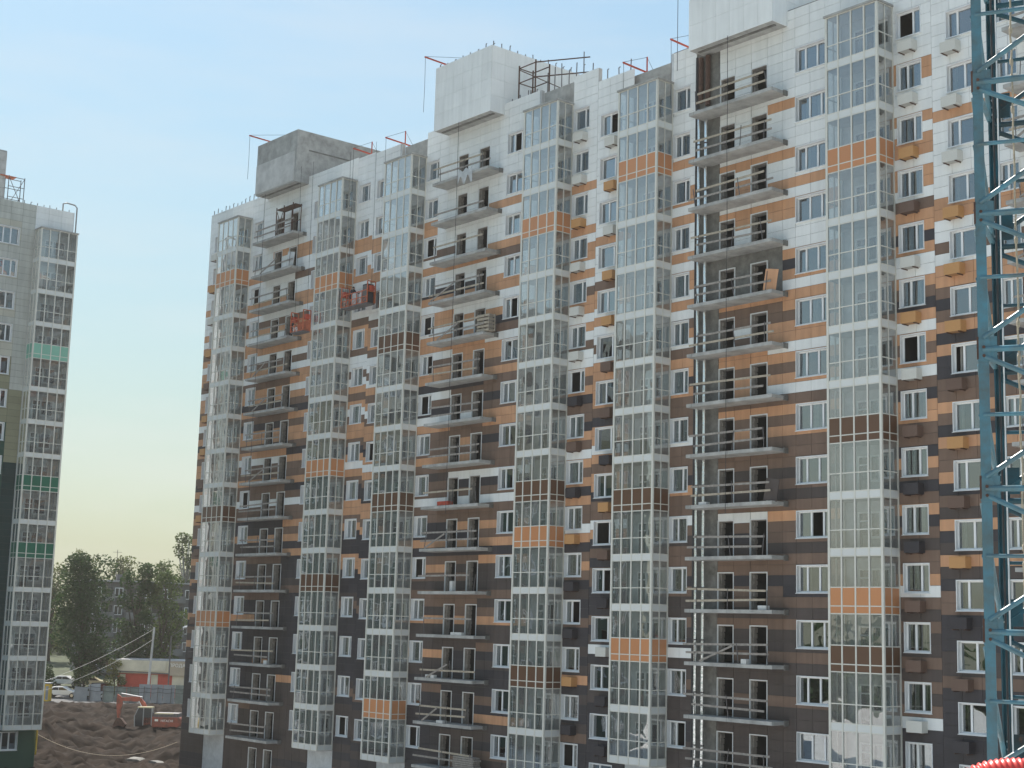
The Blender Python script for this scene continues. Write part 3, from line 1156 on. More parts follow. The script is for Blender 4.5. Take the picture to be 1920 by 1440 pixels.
def grid_mesh(name, xs, ys, fz, matf):
    b = MB()
    nx, ny = len(xs), len(ys)
    b.v = [(x, y, fz(x, y) + clods(x, y)) for y in ys for x in xs]
    for j in range(ny - 1):
        for i in range(nx - 1):
            b.f.append((j * nx + i, j * nx + i + 1, (j + 1) * nx + i + 1, (j + 1) * nx + i))
            b.m.append(b.mi(matf((xs[i] + xs[i + 1]) / 2, (ys[j] + ys[j + 1]) / 2)))
            b.a.append(0.0)
    return b


def frange(a, b, n):
    return [a + (b - a) * i / n for i in range(n + 1)]


def gmat(x, y):
    s = (x - CAM_LOC[0]) * VD.x + (y - CAM_LOC[1]) * VD.y
    if y < -118: return 'grass'  # unseen dark area added so low windows mirror something dark
    if s < 131: return 'dirt'
    if s < 203: return 'soil'
    if s < 222: return 'asphalt'
    return 'grass'


xs = [-600, -480, -380, -320] + frange(-260, -170, 60) + frange(-169.6, -98, 179) + frange(-96, -60, 18) + [-40, -20, 0, 25, 60, 140, 300, 450, 600]
ys = [-600, -450, -300, -150, -80, -50, -30] + frange(-20, 38, 145) + frange(39, 80, 28) + [120, 200, 300, 450, 600]
struct(grid_mesh('ground', xs, ys, ground_h, gmat).build('ground', None, None, True))

# ------------------------------------------------------------------ the green-grey tower on the left
PAT['G'] = {}
r = random.Random(21)
PAT['G']['s'] = ['H'] * 29 + ['L'] * 11 + ['F'] * 60
PAT['G']['t'] = [('G' if (n // 3) % 2 else 'H') for n in range(24)] + ['L'] * 10 + ['E'] * 66
PAT['G']['u'] = [('L' if (n % 5) > 1 else 'H') for n in range(24)] + ['L'] * 12 + ['E'] * 64
ML = T(-107.99, 0, ZC + 0.74) @ RZ(math.pi / 2)
rootL = thing('apartment_tower', 'grey and green apartment tower cut off by the left edge, glazed balconies at its corner', 'apartment tower', T(-112, -14, 0))
LK = list(range(1, 17))
lw = [(-13.0, -11.1, 3, [1], -44.0, -42.4), (-16.55, -14.55, 3, LK, 1.25, 2.85), (-21.5, -19.5, 3, LK, 1.25, 2.85)] + [(v, v + 2.0, 3, LK, 1.25, 2.85) for v in (-26.5, -31.5, -36.5, -41.5, -46.5, -51.5, -56.5, -61.5, -66.5)]
facade(rootL, ML, 'G', -70.0, -9.45, [(-70, -18.2, 't'), (-18.2, -16.6, 'u'), (-16.6, -14.4, 't'), (-14.4, -13.15, 's'), (-13.15, -9.45, 'bay')],
       [(-70, -9.45, 5.3, 'panel')], 5.3, 15, -ZC + 0.2, lw, [], None, 200, depth=13)
for k in LK:
    add_window(rootL, ML, -16.55, -14.55, -3 * (k - 1) + 1.25, 3, k % 2 == 0, None, None, 1.6)
    for v in [w_[0] for w_ in lw[2:]]:
        if k % 2 == 0 or v > -30:
            add_window(rootL, ML, v, v + 2.0, -3 * (k - 1) + 1.25, 3, k % 2 == 0, None, None, 1.6)
# its corner column of glazed balconies is half a metre taller at the top
add_bay(rootL, ML @ T(0, 0, 0.0), -13.11, 15, {4: 'mint', 8: 'green', 10: 'green'})
add_window(rootL, ML, -13.0, -11.1, -44.0, 3, False, None, None, 1.6)
pl_ = MB()
for q_ in subtract((-13.15, -9.45, -45.6, -42.2), [(-13.0, -11.1, -44.0, -42.4)]):
    pl_.box(q_[0], q_[1], -.02, 0.035, q_[2], q_[3], 'E')
pl_.build('plinth', rootL, ML)
rods(rootL, ML, [(-14.9 + i * .62, .2, 5.3) for i in range(9)], .3)
pts = [(-10.6, 0.1, 5.2), (-10.6, 0.1, 6.0), (-10.3, 0.0, 6.12), (-9.5, 0.0, 6.05), (-9.3, -0.1, 5.8), (-9.3, -0.1, -41.0)]
MB().tube(pts, 0.07, 'pipe_grey', 8).build('drain_pipe', rootL, ML, True)
MB().tube([(-9.42, -0.2, -41.6), (-9.42, -0.2, -44.0), (-9.5, -0.35, -44.4)], 0.075, 'pipe_yellow', 8).build('gas_pipe', rootL, ML, True)
bb = MB()
for k in range(0, 14):
    bb.box(-9.42, -9.28, -0.2, 0.0, -3 * k + .9, -3 * k + 1.0, 'steel')
bb.build('pipe_clamps', rootL, ML)['kind'] = 'stuff'
# roof box, coursed blocks
pb = link('roof_box', MB().box(-30, -15.9, 1.2, 9, 3.1, 10.2, 'concrete').box(-30, -16.5, 2.0, 9, 10.2, 11.0, 'concrete').mesh('roof_box'), rootL, ML)
for j in range(8):
    MB().box(-30, -15.88, 1.17, 1.21, 3.2 + j * .86, 3.2 + j * .86 + .83, 'concrete_pale', 0.1 * j).build('block_course', pb, ML)
# little scaffold on its roof
sc_ = thing('roof_scaffold', 'small steel scaffold frame on the roof of the green tower', 'scaffold', ML @ T(-14.6, 2.0, 5.2))
Ms = ML @ T(-15.6, 1.0, 4.9)
for x in (0, 1.5):
    for y in (0, 0.9):
        MB().bar((x, y, 0), (x, y, 3.0), .06, .06, 'steel').build('standard', sc_, Ms)
for z in (1.0, 2.0, 2.9):
    MB().bar((0, 0, z), (1.5, 0, z), .05, .05, 'steel').bar((0, .9, z), (1.5, .9, z), .05, .05, 'steel').build('ledger', sc_, Ms)
MB().bar((0, 0, 0), (1.5, 0, 2.9), .045, .045, 'steel').bar((1.5, 0, 0), (0, 0, 2.9), .045, .045, 'steel').build('brace', sc_, Ms)
MB().box(-.8, .7, -.05, .95, 2.88, 2.94, 'orange_paint').build('deck', sc_, Ms)

# ------------------------------------------------------------------ trees
mat('glass_far', (0.02, 0.024, 0.028), 0.08, spec=0.6)
mat('bark', (0.085, 0.07, 0.055), 0.95, noise=0.4, nscale=4)
mat('bark_pale', (0.35, 0.34, 0.31), 0.95, noise=0.5, nscale=3)


def leafmat(name, c, trans=0.35):
    m = mat(name, c, 0.75, var=0.35, spec=0.25)
    N, L = m.node_tree.nodes, m.node_tree.links
    b = N['Principled BSDF']
    out = N['Material Output']
    t = N.new('ShaderNodeBsdfTranslucent')
    hs = [n for n in N if n.type == 'HUE_SAT'][0]
    L.new(hs.outputs[0], t.inputs[0])
    mx = N.new('ShaderNodeMixShader')
    mx.inputs[0].default_value = trans
    L.new(b.outputs[0], mx.inputs[1])
    L.new(t.outputs[0], mx.inputs[2])
    L.new(mx.outputs[0], out.inputs[0])


leafmat('leaf_dark', (0.044, 0.080, 0.027))
leafmat('leaf_mid', (0.080, 0.115, 0.036))
leafmat('leaf_olive', (0.14, 0.14, 0.04))
leafmat('leaf_pale', (0.10, 0.12, 0.045), .45)


def tree(name, label, x, y, h, rw, leaf, bark='bark', crown0=0.25, n=3800, seed=1, shape='round', size=0.30, group='trees behind the building site', cat='tree', airy=0.0):
    r_ = random.Random(seed)
    z = ground_h(x, y) - 0.2
    M = T(x, y, z)
    root = thing(name, label, cat, M, group)
    b = MB()
    pts = [(0, 0, 0)]
    for i in range(1, 7):
        pts.append((r_.uniform(-.25, .25) * h / 12, r_.uniform(-.25, .25) * h / 12, h * .82 * i / 6))
    r0_ = h * 0.017 + 0.05
    b.tube(pts, [r0_ * (1 - .85 * i / 6) for i in range(7)], bark, 8)
    blobs = []
    nb = max(9, int(h * 1.6))
    for i in range(nb):
        t = (i + r_.random()) / nb
        zz = h * (crown0 + (1 - crown0) * t)
        if shape == 'round':
            prof = math.sin(math.pi * (0.10 + 0.84 * t)) ** 0.6
        elif shape == 'cone':
            prof = (1 - t) ** .7 * .95 + .12
        else:
            prof = math.sin(math.pi * (0.2 + .7 * t)) ** .5 * (0.8 + 0.3 * r_.random())
        a = r_.uniform(0, 2 * math.pi)
        rad = rw * prof * r_.uniform(.35, .80)
        c = Vector((math.cos(a) * rad, math.sin(a) * rad, min(zz, h * .96)))
        s = rw * r_.uniform(.28, .50) * (.75 + .4 * prof)
        blobs.append((c, s))
        k = min(6, max(1, int(zz / h * 6)))
        p0 = Vector(pts[max(1, k - 1)])
        b.tube([p0, p0.lerp(c, .5) + Vector((0, 0, .2)), c], [r0_ * .42, r0_ * .28, r0_ * .10], bark, 5)
    b.build('trunk', root, M, True)
    f = MB()
    tot = sum(s * s for _, s in blobs)
    for c, s in blobs:
        k = int(n * s * s / tot)
        tone = r_.random() * .5
        for _ in range(k):
            d = Vector((r_.gauss(0, 1), r_.gauss(0, 1), r_.gauss(0, 1))).normalized()
            p = c + Vector((d.x * s, d.y * s, d.z * s * .85)) * (r_.random() ** (0.28 + airy))
            sz = size * r_.uniform(.6, 1.35)
            e1 = Vector((r_.gauss(0, 1), r_.gauss(0, 1), r_.gauss(0, .6))).normalized()
            e2 = e1.cross(Vector((r_.gauss(0, 1), r_.gauss(0, 1), r_.gauss(0, 1)))).normalized()
            f.face([p - e1 * sz * .6, p + e2 * sz * .34 - e1 * .05 * sz, p + e1 * sz * .6, p - e2 * sz * .34 + e1 * .08 * sz], leaf, (tone + r_.random() * .5))
    f.build('crown', root, M)
    return root


tree('broadleaf_tree', 'big dark broadleaf tree standing tallest beside the left tower', -177.9, 25.6, 18.4, 5.4, 'leaf_dark', crown0=.16, n=11000, seed=5, size=.36)
tree('broadleaf_tree', 'tall narrow dark tree covering the right part of the grey house', -175.5, 32.8, 17.6, 3.0, 'leaf_dark', crown0=.15, n=6500, seed=8, shape='tall', size=.34)
tree('broadleaf_tree', 'olive green tree beside the shop, against the brown building corner', -173.5, 36.2, 16.5, 3.2, 'leaf_mid', crown0=.15, n=6000, seed=12, shape='tall', size=.34)
tree('broadleaf_tree', 'slim grey-green tree behind the left tower edge, left of the big tree', -196, 22.5, 21.0, 2.6, 'leaf_mid', crown0=.2, n=4500, seed=15, shape='tall', size=.36)
tree('birch_tree', 'pale drooping birch high against the sky by the building corner', -214, 60.5, 23.5, 3.0, 'leaf_mid', 'bark_pale', .3, 4200, 21, 'tall', .36)
for i, (x, y, h, w, lf, lb) in enumerate([
        (-235, 46, 17.0, 3.6, 'leaf_pale', 'feathery pale tree rising behind the left end of the grey house roof'),
        (-238, 53, 19.5, 4.0, 'leaf_pale', 'tallest feathery pale tree behind the grey house roof aerial'),
        (-236, 60, 18.8, 3.8, 'leaf_pale', 'feathery pale tree behind the right end of the grey house'),
        (-246, 40, 16.0, 4.2, 'leaf_mid', 'round green tree far behind, between big tree and roof aerial'),
        (-232, 66, 18.0, 4.0, 'leaf_mid', 'dark round tree far behind, below the drooping birch')]):
    tree('broadleaf_tree', lb, x, y, h, w, lf, crown0=.2, n=3000, seed=30 + i, shape='tall', size=.42, airy=.15)
tree('shrub', 'yellow-green shrub growing at the left end of the red shop', -167.3, 26.2, 5.2, 1.5, 'leaf_olive', crown0=.05, n=1600, seed=41, size=.22, group='shrubs by the parked cars', cat='shrub')
tree('shrub', 'small green shrub among the parked cars behind the fence', -169.0, 22.6, 4.4, 1.4, 'leaf_mid', crown0=.05, n=1300, seed=42, size=.22, group='shrubs by the parked cars', cat='shrub')
tree('shrub', 'low dark bush behind the white taxi', -176.5, 21.0, 3.4, 2.3, 'leaf_dark', crown0=.05, n=1700, seed=43, size=.25, group='shrubs by the parked cars', cat='shrub')
# leafy bank and far woods
r_ = random.Random(77)
f = MB()
for i in range(9000):
    t = r_.random()
    x, y = -262 + r_.uniform(-14, 14), 10 + 90 * t
    z = ground_h(x, y) + abs(r_.gauss(0, 1)) * 4.6 * (0.7 + .5 * math.sin(y * .35) * math.sin(y * .13))
    e1 = Vector((r_.gauss(0, 1), r_.gauss(0, 1), r_.gauss(0, .6))).normalized()
    e2 = e1.cross(Vector((r_.gauss(0, 1), r_.gauss(0, 1), r_.gauss(0, 1)))).normalized()
    p, sz = Vector((x, y, z)), r_.uniform(.4, .9)
    f.face([p - e1 * sz, p + e2 * sz * .5, p + e1 * sz, p - e2 * sz * .5], 'leaf_mid', r_.random())
o = f.build('far_wood')
o['kind'] = 'stuff'
o['label'] = 'far off belt of trees closing the gap behind the grey house'
f = MB()                                     # unseen tree belt added behind the viewer to darken reflections in the lower windows
for i in range(9000):
    x, y = r_.uniform(-330, 120), -165 + r_.uniform(-12, 12)
    z = ground_h(x, y) + abs(r_.gauss(0, 1)) * 8.5 * (0.8 + .4 * math.sin(x * .11) * math.sin(x * .043))
    e1 = Vector((r_.gauss(0, 1), r_.gauss(0, 1), r_.gauss(0, .6))).normalized()
    e2 = e1.cross(Vector((r_.gauss(0, 1), r_.gauss(0, 1), r_.gauss(0, 1)))).normalized()
    p, sz = Vector((x, y, z)), r_.uniform(1.0, 2.2)
    f.face([p - e1 * sz, p + e2 * sz * .6, p + e1 * sz, p - e2 * sz * .6], 'leaf_dark', r_.random())
o = f.build('far_wood')
o['kind'] = 'stuff'
o['label'] = 'unseen belt of trees added behind the viewer for dark window reflections'

# ------------------------------------------------------------------ grey five-storey house behind the trees
mat('house_wall', (0.15, 0.145, 0.145), 0.9, noise=0.3, nscale=.6)
mat('house_panel', (0.22, 0.215, 0.21), 0.9, noise=0.3, nscale=.8)
mat('house_roof', (0.40, 0.40, 0.41), 0.5, noise=.2, nscale=1)
ang = math.atan2(51.04 - 39.92, -199.06 + 201.83)
MH = T(-203.2, 38.0, 4.2) @ RZ(ang)
rootH = thing('grey_house', 'grey five-storey house with stacked balconies half hidden by trees', 'house', MH)
HW, HH, HD = 20.0, 14.8, 11.0
MB().box(0, HW, 0, HD, 0, HH, 'house_wall').build('wall', rootH, MH)
ro = MB().box(-.5, HW + .5, -.6, HD + .5, HH, HH + .25, 'house_roof').build('roof', rootH, MH)
MB().box(5, 6, 3, 4, HH + .25, HH + 1.3, 'house_wall').build('chimney', ro, MH)
MB().bar((4.6, 2, HH + .2), (4.6, 2, HH + 5.2), .07, .07, 'steel').bar((3.9, 2, HH + 4.8), (5.3, 2, HH + 4.8), .05, .05, 'steel').build('aerial', ro, MH)
for f_ in range(5):
    z = 0.9 + f_ * 2.8
    for x in (0.8, 4.2, 8.6, 12.0, 15.5, 18.2):
        w = MB().box(x, x + 1.3, -.03, .02, z + .3, z + 1.8, 'pvc').build('window', rootH, MH)
        MB().box(x + .1, x + .6, -.045, -.02, z + .4, z + 1.7, 'glass_far').box(x + .7, x + 1.2, -.045, -.02, z + .4, z + 1.7, 'glass_far').build('pane', w, MH)
    for x in (2.3, 5.9, 10.1, 13.6):
        bal = MB().box(x, x + 1.8, -1.1, 0, z - .35, z - .2, 'house_panel').build('balcony', rootH, MH)
        MB().box(x, x + 1.8, -1.12, -1.04, z - .2, z + .75, 'house_panel').box(x, x + .06, -1.04, 0, z - .2, z + .75, 'house_panel').box(x + 1.74, x + 1.8, -1.04, 0, z - .2, z + .75, 'house_panel').build('parapet', bal, MH)
        MB().box(x + .2, x + 1.6, -.02, .02, z - .2, z + 1.8, 'glass_far').build('balcony_door', bal, MH)
for i in range(1, 6):
    MB().box(i * 3.4 - .04, i * 3.4 + .04, -.02, .01, 0, HH, 'house_panel').build('wall_joint', rootH, MH)

# ------------------------------------------------------------------ red and cream shop
mat('shop_red', (0.52, 0.075, 0.045), 0.6, noise=.15, nscale=1)
mat('shop_cream', (0.66, 0.60, 0.46), 0.6, noise=.15, nscale=.7)
mat('shop_tan', (0.46, 0.38, 0.28), 0.6, noise=.1, nscale=.7)
mat('sign_white', (0.85, 0.85, 0.8), 0.5)
sa = math.atan2(34.22 - 27.52, -162.76 + 168.37)
MS = T(-168.6, 27.3, 2.2) @ RZ(sa)
rootS = thing('shop', 'low red shop with cream fascia and white lettering beside the brown building', 'shop', MS)
sw = 11.5
MB().box(0, sw, 0, 7, 0, 3.9, 'shop_red').build('wall', rootS, MS)
fa = MB().box(-.15, 7.0, -.55, 7.2, 3.9, 5.6, 'shop_cream').box(7.0, sw + .2, -.56, 7.2, 3.7, 5.61, 'shop_tan').box(-.3, 6.6, -.75, -.55, 4.2, 5.62, 'shop_cream').build('fascia', rootS, MS)
MB().bar((0, -.8, 4.15), (7.0, -.8, 3.95), .1, .12, 'steel').build('gutter', fa, MS)
MB().box(-.2, sw + .3, -.6, 7.3, 5.62, 5.72, 'house_roof').build('roof', rootS, MS)
for x0, x1 in ((0.35, 1.05), (4.55, 5.45), (7.4, 9.3)):
    MB().box(x0, x1, -.12, 0, 2.35 if x1 < 7 else 2.0, 3.75, 'shop_cream').build('panel', rootS, MS)
for x0, x1, z0, z1 in ((0.35, 1.1, 0.2, 1.9), (2.2, 3.7, 0.9, 2.1), (5.5, 6.5, .9, 1.95), (9.4, 10.2, .8, 2.0)):
    MB().box(x0, x1, -.05, .0, z0, z1, 'glass_far').build('window', rootS, MS)


def text_mesh(txt, size, m, depth=0.03):
    cu = bpy.data.curves.new('lettering', 'FONT')
    cu.body = txt
    cu.size = size
    cu.extrude = depth
    o_ = bpy.data.objects.new('lettering', cu)
    COL.objects.link(o_)
    dg = bpy.context.evaluated_depsgraph_get()
    me = bpy.data.meshes.new_from_object(o_.evaluated_get(dg))
    bpy.data.objects.remove(o_)
    bpy.data.curves.remove(cu)
    me.materials.clear()
    me.materials.append(MATS[m])
    return me


link('lettering', text_mesh('ПРОДАЖ', 0.62, 'sign_white'), rootS, MS @ T(6.95, -.6, 4.85) @ Matrix.Rotation(math.pi / 2, 4, 'X'))

# ------------------------------------------------------------------ fence of metal sheets
mat('sheet', (0.27, 0.30, 0.33), 0.5, metal=.2, noise=.25, nscale=.8)
mat('sheet_green', (0.20, 0.24, 0.22), 0.6, noise=.3, nscale=.8)
fa_ = math.atan2(29.83 - 19.09, -154.3 + 163.39)
MF = T(-163.6, 18.9, 0) @ RZ(fa_)
rootF = thing('sheet_fence', 'grey corrugated sheet fence with leaning panels along the edge of the pit', 'fence', T(-159, 24, 2.4))


def sheet(x0, x1, h, m, name='panel', lean=0.0, tilt=0.0, dz=0.0, dy=0.0):
    b = MB()
    n = max(4, int((x1 - x0) / .17))
    for i in range(n):
        a, c = (x1 - x0) * i / n, (x1 - x0) * (i + 1) / n
        y0, y1 = (0.0, .035) if i % 2 else (.035, 0.0)
        b.box(a, c, min(y0, y1), min(y0, y1) + .05, 0, h, m, skip='bt')
    p = MF @ Vector((x0, dy, 0))
    b.build(name, rootF, MF @ T(x0, dy, ground_h(p.x, p.y) + dz) @ Matrix.Rotation(tilt, 4, 'Y') @ Matrix.Rotation(lean, 4, 'X'))


sheet(0.2, 1.9, 2.0, 'sheet', tilt=.08, lean=.1, dz=-.1, dy=-.6)
sheet(2.1, 3.6, 2.15, 'sheet', tilt=-.10, lean=-.05)
sheet(3.75, 5.2, 2.0, 'sheet_green')
x = 5.3
for i in range(7):
    sheet(x, x + 1.5, 1.95 if i < 2 else 2.35, ['sheet_green', 'sheet_green', 'sheet', 'sheet', 'sheet', 'sheet_green', 'sheet'][i], dy=.1)
    x += 1.56
for i in range(9):
    px = 0.4 + i * 1.75
    p = MF @ Vector((px, -.25, 0))
    MB().bar((px, -.25, p.z + ground_h(p.x, p.y) - .3), (px + .05, -.25, ground_h(p.x, p.y) + 2.1), .09, .09, 'steel').build('post', rootF, MF)
for z in (1.4, 1.9):
    MB().tube([(0.4 + i * .9, -.3, ground_h(*(MF @ Vector((0.4 + i * .9, -.3, 0))).xy) + z - .12 * (i % 2)) for i in range(17)], .025, 'cable', 5).build('wire', rootF, MF)

# ------------------------------------------------------------------ cars
mat('car_white', (0.75, 0.75, 0.74), 0.3, coat=.6)
mat('car_cream', (0.70, 0.62, 0.40), 0.35, coat=.5)
mat('car_dark', (0.03, 0.03, 0.035), 0.3, coat=.6)
mat('car_grey', (0.30, 0.31, 0.32), 0.3, coat=.6)
mat('tyre', (0.02, 0.02, 0.02), 0.8)
mat('rim', (0.5, 0.5, 0.5), 0.3, metal=.8)
mat('lamp_red', (0.5, 0.02, 0.02), 0.3)


def car(label, x, y, ang, body, van=False):
    M = T(x, y, ground_h(x, y) + .03) @ RZ(ang)
    root = thing('parked_car', label, 'car', M, 'cars parked behind the fence')
    if van:
        prof = [(-2.3, .35), (-2.35, 1.0), (-2.2, 1.95), (1.0, 2.0), (1.7, 1.15), (2.3, .95), (2.4, .4)]
        glz = [(-0.2, 1.2), (-.2, 1.8), (0.9, 1.82), (1.5, 1.2)]
    else:
        prof = [(-2.2, .35), (-2.25, .85), (-1.9, 1.0), (-1.15, 1.42), (.2, 1.45), (1.05, 1.0), (2.0, .85), (2.2, .6), (2.2, .35)]
        glz = [(-1.35, 1.0), (-1.0, 1.34), (.15, 1.37), (.85, 1.0)]
    b = MB()
    b.prism(prof, -.82, .82, body)
    o_ = b.build('body', root, M)
    md = o_.modifiers.new('bevel', 'BEVEL')
    md.width = .09
    md.segments = 3
    for s in (-1, 1):
        MB().prism(glz, s * .825 - .006, s * .825 + .006, 'glass_far').build('side_window', root, M)
        MB().bar((-.35, s * .83, 1.0), (-.35, s * .83, 1.38), .06, .02, body).build('pillar', root, M)
        for wx in (-1.4, 1.4):
            w = MB().tube([(wx, s * .70, .33), (wx, s * .86, .33)], .33, 'tyre', 16).build('tyre', root, M)
            MB().tube([(wx, s * .80, .33), (wx, s * .868, .33)], .2, 'rim', 12).build('rim', w, M)
        MB().box(2.12, 2.21, s * .6 - .15, s * .6 + .15, .62, .75, 'pvc').build('headlight', root, M)
        MB().box(-2.27, -2.18, s * .62 - .14, s * .62 + .14, .75, .92, 'lamp_red').build('tail_light', root, M)
    return root


rang = math.atan2(r0.y, r0.x)
car('white taxi with open doors parked at the left tower', -168.4, 19.6, rang, 'car_white')
car('cream estate car in a row under the trees, half hidden by a shrub', -178.5, 28.4, rang + .1, 'car_cream')
car('pale car parked under the big tree, leftmost of the row', -183.0, 22.8, rang + .05, 'car_white')
car('second pale car in the row under the big tree', -181.0, 25.6, rang - .1, 'car_white')
car('dark car facing out beside the yellow-green shrub', -171.5, 26.5, rang + 1.1, 'car_dark')
car('white van behind the taxi, roof showing above it', -174.6, 17.2, rang + .2, 'car_white', True)
car('blue-grey car half hidden behind the leaning sheet', -166.3, 22.4, rang + .6, 'car_grey')

# yellow cabin at the tower's edge
kx, ky = -163.9, 15.3
MK = T(kx, ky, ground_h(kx, ky)) @ RZ(rang)
ck = thing('yellow_cabin', 'small yellow site cabin showing beside the left tower edge', 'cabin', MK)
MB().box(-1.2, 0.6, -.6, .6, 0, 2.2, 'pipe_yellow').build('wall', ck, MK)
MB().box(-1.3, .7, -.7, .7, 2.2, 2.32, 'sheet').build('roof', ck, MK)
MB().box(.15, .5, -.62, -.595, .2, 1.9, 'sheet').build('door', ck, MK)

# ------------------------------------------------------------------ street lamp, pole and wires
lx, ly = -156.5, 28.6
MLp = T(lx, ly, ground_h(lx, ly))
lp = thing('street_lamp', 'street lamp with slanted arm and white head by the building corner', 'street lamp', MLp)
aim = Vector((r0.x, r0.y, 0))
MB().tube([(0, 0, 0), (0, 0, 8.6)], [.11, .08], 'steel', 8).build('pole', lp, MLp)
MB().tube([(0, 0, 8.5), tuple(aim * .6 + Vector((0, 0, 9.0))), tuple(aim * 1.6 + Vector((0, 0, 9.7)))], .04, 'steel', 6).build('arm', lp, MLp)
e = aim * 1.75 + Vector((0, 0, 9.78))
MB().tube([tuple(e - aim * .3 - Vector((0, 0, .12))), tuple(e), tuple(e + aim * .25 + Vector((0, 0, .06)))], [.07, .15, .06], 'white_metal', 8).build('lamp_head', lp, MLp)
px, py = -159.5, 27.2
MP = T(px, py, ground_h(px, py))
po = thing('concrete_pole', 'leaning pale concrete pole standing behind the red shop', 'pole', MP)
MB().tube([(0, 0, 0), (.25, .3, 9.6)], [.19, .13], 'concrete_pale', 8).build('shaft', po, MP)


def wire(label, p0, p1, sag, r_=.02, m='pipe_grey'):
    pts = []
    for i in range(25):
        t = i / 24
        p = Vector(p0).lerp(Vector(p1), t)
        p.z -= sag * 4 * t * (1 - t)
        pts.append(p)
    return tag(MB().tube(pts, r_, m, 5).build('overhead_wire'), label, 'wire', 'wires across the gap')


wire('pale overhead wire from the pole down to the left tower', (px + .25, py + .3, ground_h(px, py) + 9.4), (-150, 7.5, 5.3), .5)
wire('lower overhead wire crossing in front of the grey house', (px + .2, py + .2, ground_h(px, py) + 8.0), (-150, 8.5, 4.6), .7)
wire('slack cable hanging over the earth pit from the building corner', (-101.3, 1.0, 2.6), (-111, -8.3, 3.0), 1.6, .022, 'rope')

# ------------------------------------------------------------------ excavator
mat('digger', (0.36, 0.085, 0.05), 0.6, noise=.45, nscale=1.8, dark=(0.13, 0.07, 0.05))
ex, ey = -128.9, 12.85
ME = T(ex, ey, ground_h(ex, ey) - .25) @ RZ(rang)      # local +X to the right in the picture
dg_ = thing('excavator', 'orange excavator with grey cab working in the earth pit', 'excavator', ME)
for s in (-1, 1):
    tr = MB().prism([(-1.7, .12), (-1.35, 0), (1.35, 0), (1.75, .15), (1.85, .5), (1.5, .8), (-1.5, .8), (-1.85, .5)], s * 1.1 - .28, s * 1.1 + .28, 'tyre').build('track', dg_, ME)
    for i in range(5):
        MB().tube([(-1.2 + i * .6, s * 1.1 - .3, .36), (-1.2 + i * .6, s * 1.1 + .3, .36)], .22, 'steel', 10).build('roller', tr, ME)
MB().tube([(0, 0, .75), (0, 0, 1.0)], .8, 'steel', 20).build('turntable', dg_, ME)
hs = MB().prism([(-1.15, .95), (2.55, .95), (2.95, 1.15), (3.0, 1.9), (2.9, 2.05), (-.9, 2.05), (-1.2, 1.7)], -1.25, 1.25, 'digger').build('house', dg_, ME)
md = hs.modifiers.new('bevel', 'BEVEL')
md.width = .12
md.segments = 3
hood = MB().box(.1, 2.7, -1.0, 1.0, 2.05, 2.45, 'steel').build('engine_hood', dg_, ME)
MB().box(.15, 2.2, -1.05, -.98, 2.36, 2.47, 'car_cream').build('handrail', hood, ME)
cb = MB().prism([(-1.85, 1.0), (-.2, 1.0), (-.05, 2.1), (-.15, 3.0), (-1.55, 3.0), (-1.95, 2.1)], -1.25, -.25, 'glass_far').build('cab', dg_, ME)
for a_, b_ in (((-1.9, 1.0), (-1.95, 2.1)), ((-1.95, 2.1), (-1.55, 3.02)), ((-1.0, 1.0), (-1.0, 3.0)), ((-.1, 1.0), (-.1, 3.0))):
    MB().bar((a_[0], -1.27, a_[1]), (b_[0], -1.27, b_[1]), .09, .07, 'car_grey').build('cab_frame', cb, ME)
MB().box(-1.65, -.1, -1.32, -.2, 2.98, 3.1, 'car_cream').build('cab_roof', cb, ME)
MB().prism([(-.5, 1.7), (-1.2, 3.4), (-1.9, 4.1), (-4.0, 3.95), (-4.1, 3.6), (-2.0, 3.55), (-1.2, 2.9), (-.1, 1.6)], .1, .5, 'digger').build('boom', dg_, ME)
MB().prism([(-4.3, 4.3), (-3.9, 4.05), (-3.7, 3.4), (-3.95, 1.7), (-4.15, 1.6), (-4.35, 3.2)], .14, .46, 'digger').build('stick', dg_, ME)
MB().tube([(-1.6, .3, 4.0), (-3.9, .3, 4.35)], .09, 'rim', 8).build('hydraulic_ram', dg_, ME)
MB().tube([(-.9, .0, 2.0), (-1.9, .0, 3.6)], .08, 'rim', 8).build('hydraulic_ram', dg_, ME)
MB().prism([(-4.2, 1.8), (-3.7, 1.7), (-3.2, 1.1), (-3.5, .5), (-4.2, .3), (-4.6, .8)], -.1, .75, 'rust').build('bucket', dg_, ME)
link('lettering', text_mesh('HITACHI', 0.34, 'sign_white', .01), dg_, ME @ T(.9, -1.265, 1.55) @ Matrix.Rotation(math.pi / 2, 4, 'X'))
MB().box(.25, .62, -1.262, -1.252, 1.6, 1.82, 'sign_white').build('sticker', dg_, ME)

# debris in the pit foreground
r_ = random.Random(9)
for i, (lb, x, y) in enumerate([('pale broken concrete slab lying left in the pit bottom', -110.5, -3.2), ('pale broken slab near the middle of the pit bottom', -107.6, 0.2), ('tilted pale board beside the building corner in the pit', -106.2, 1.6)]):
    M = T(x, y, ground_h(x, y) + .12) @ RZ(r_.uniform(0, 3)) @ Matrix.Rotation(r_.uniform(-.25, .25), 4, 'X')
    tag(MB().prism([(-.8, 0), (.6, -.02), (.8, .1), (.5, .2), (-.5, .22), (-.9, .12)], -.35, .4, 'concrete_dark').build('concrete_slab', None, M), lb, 'slab', 'rubble in the pit')

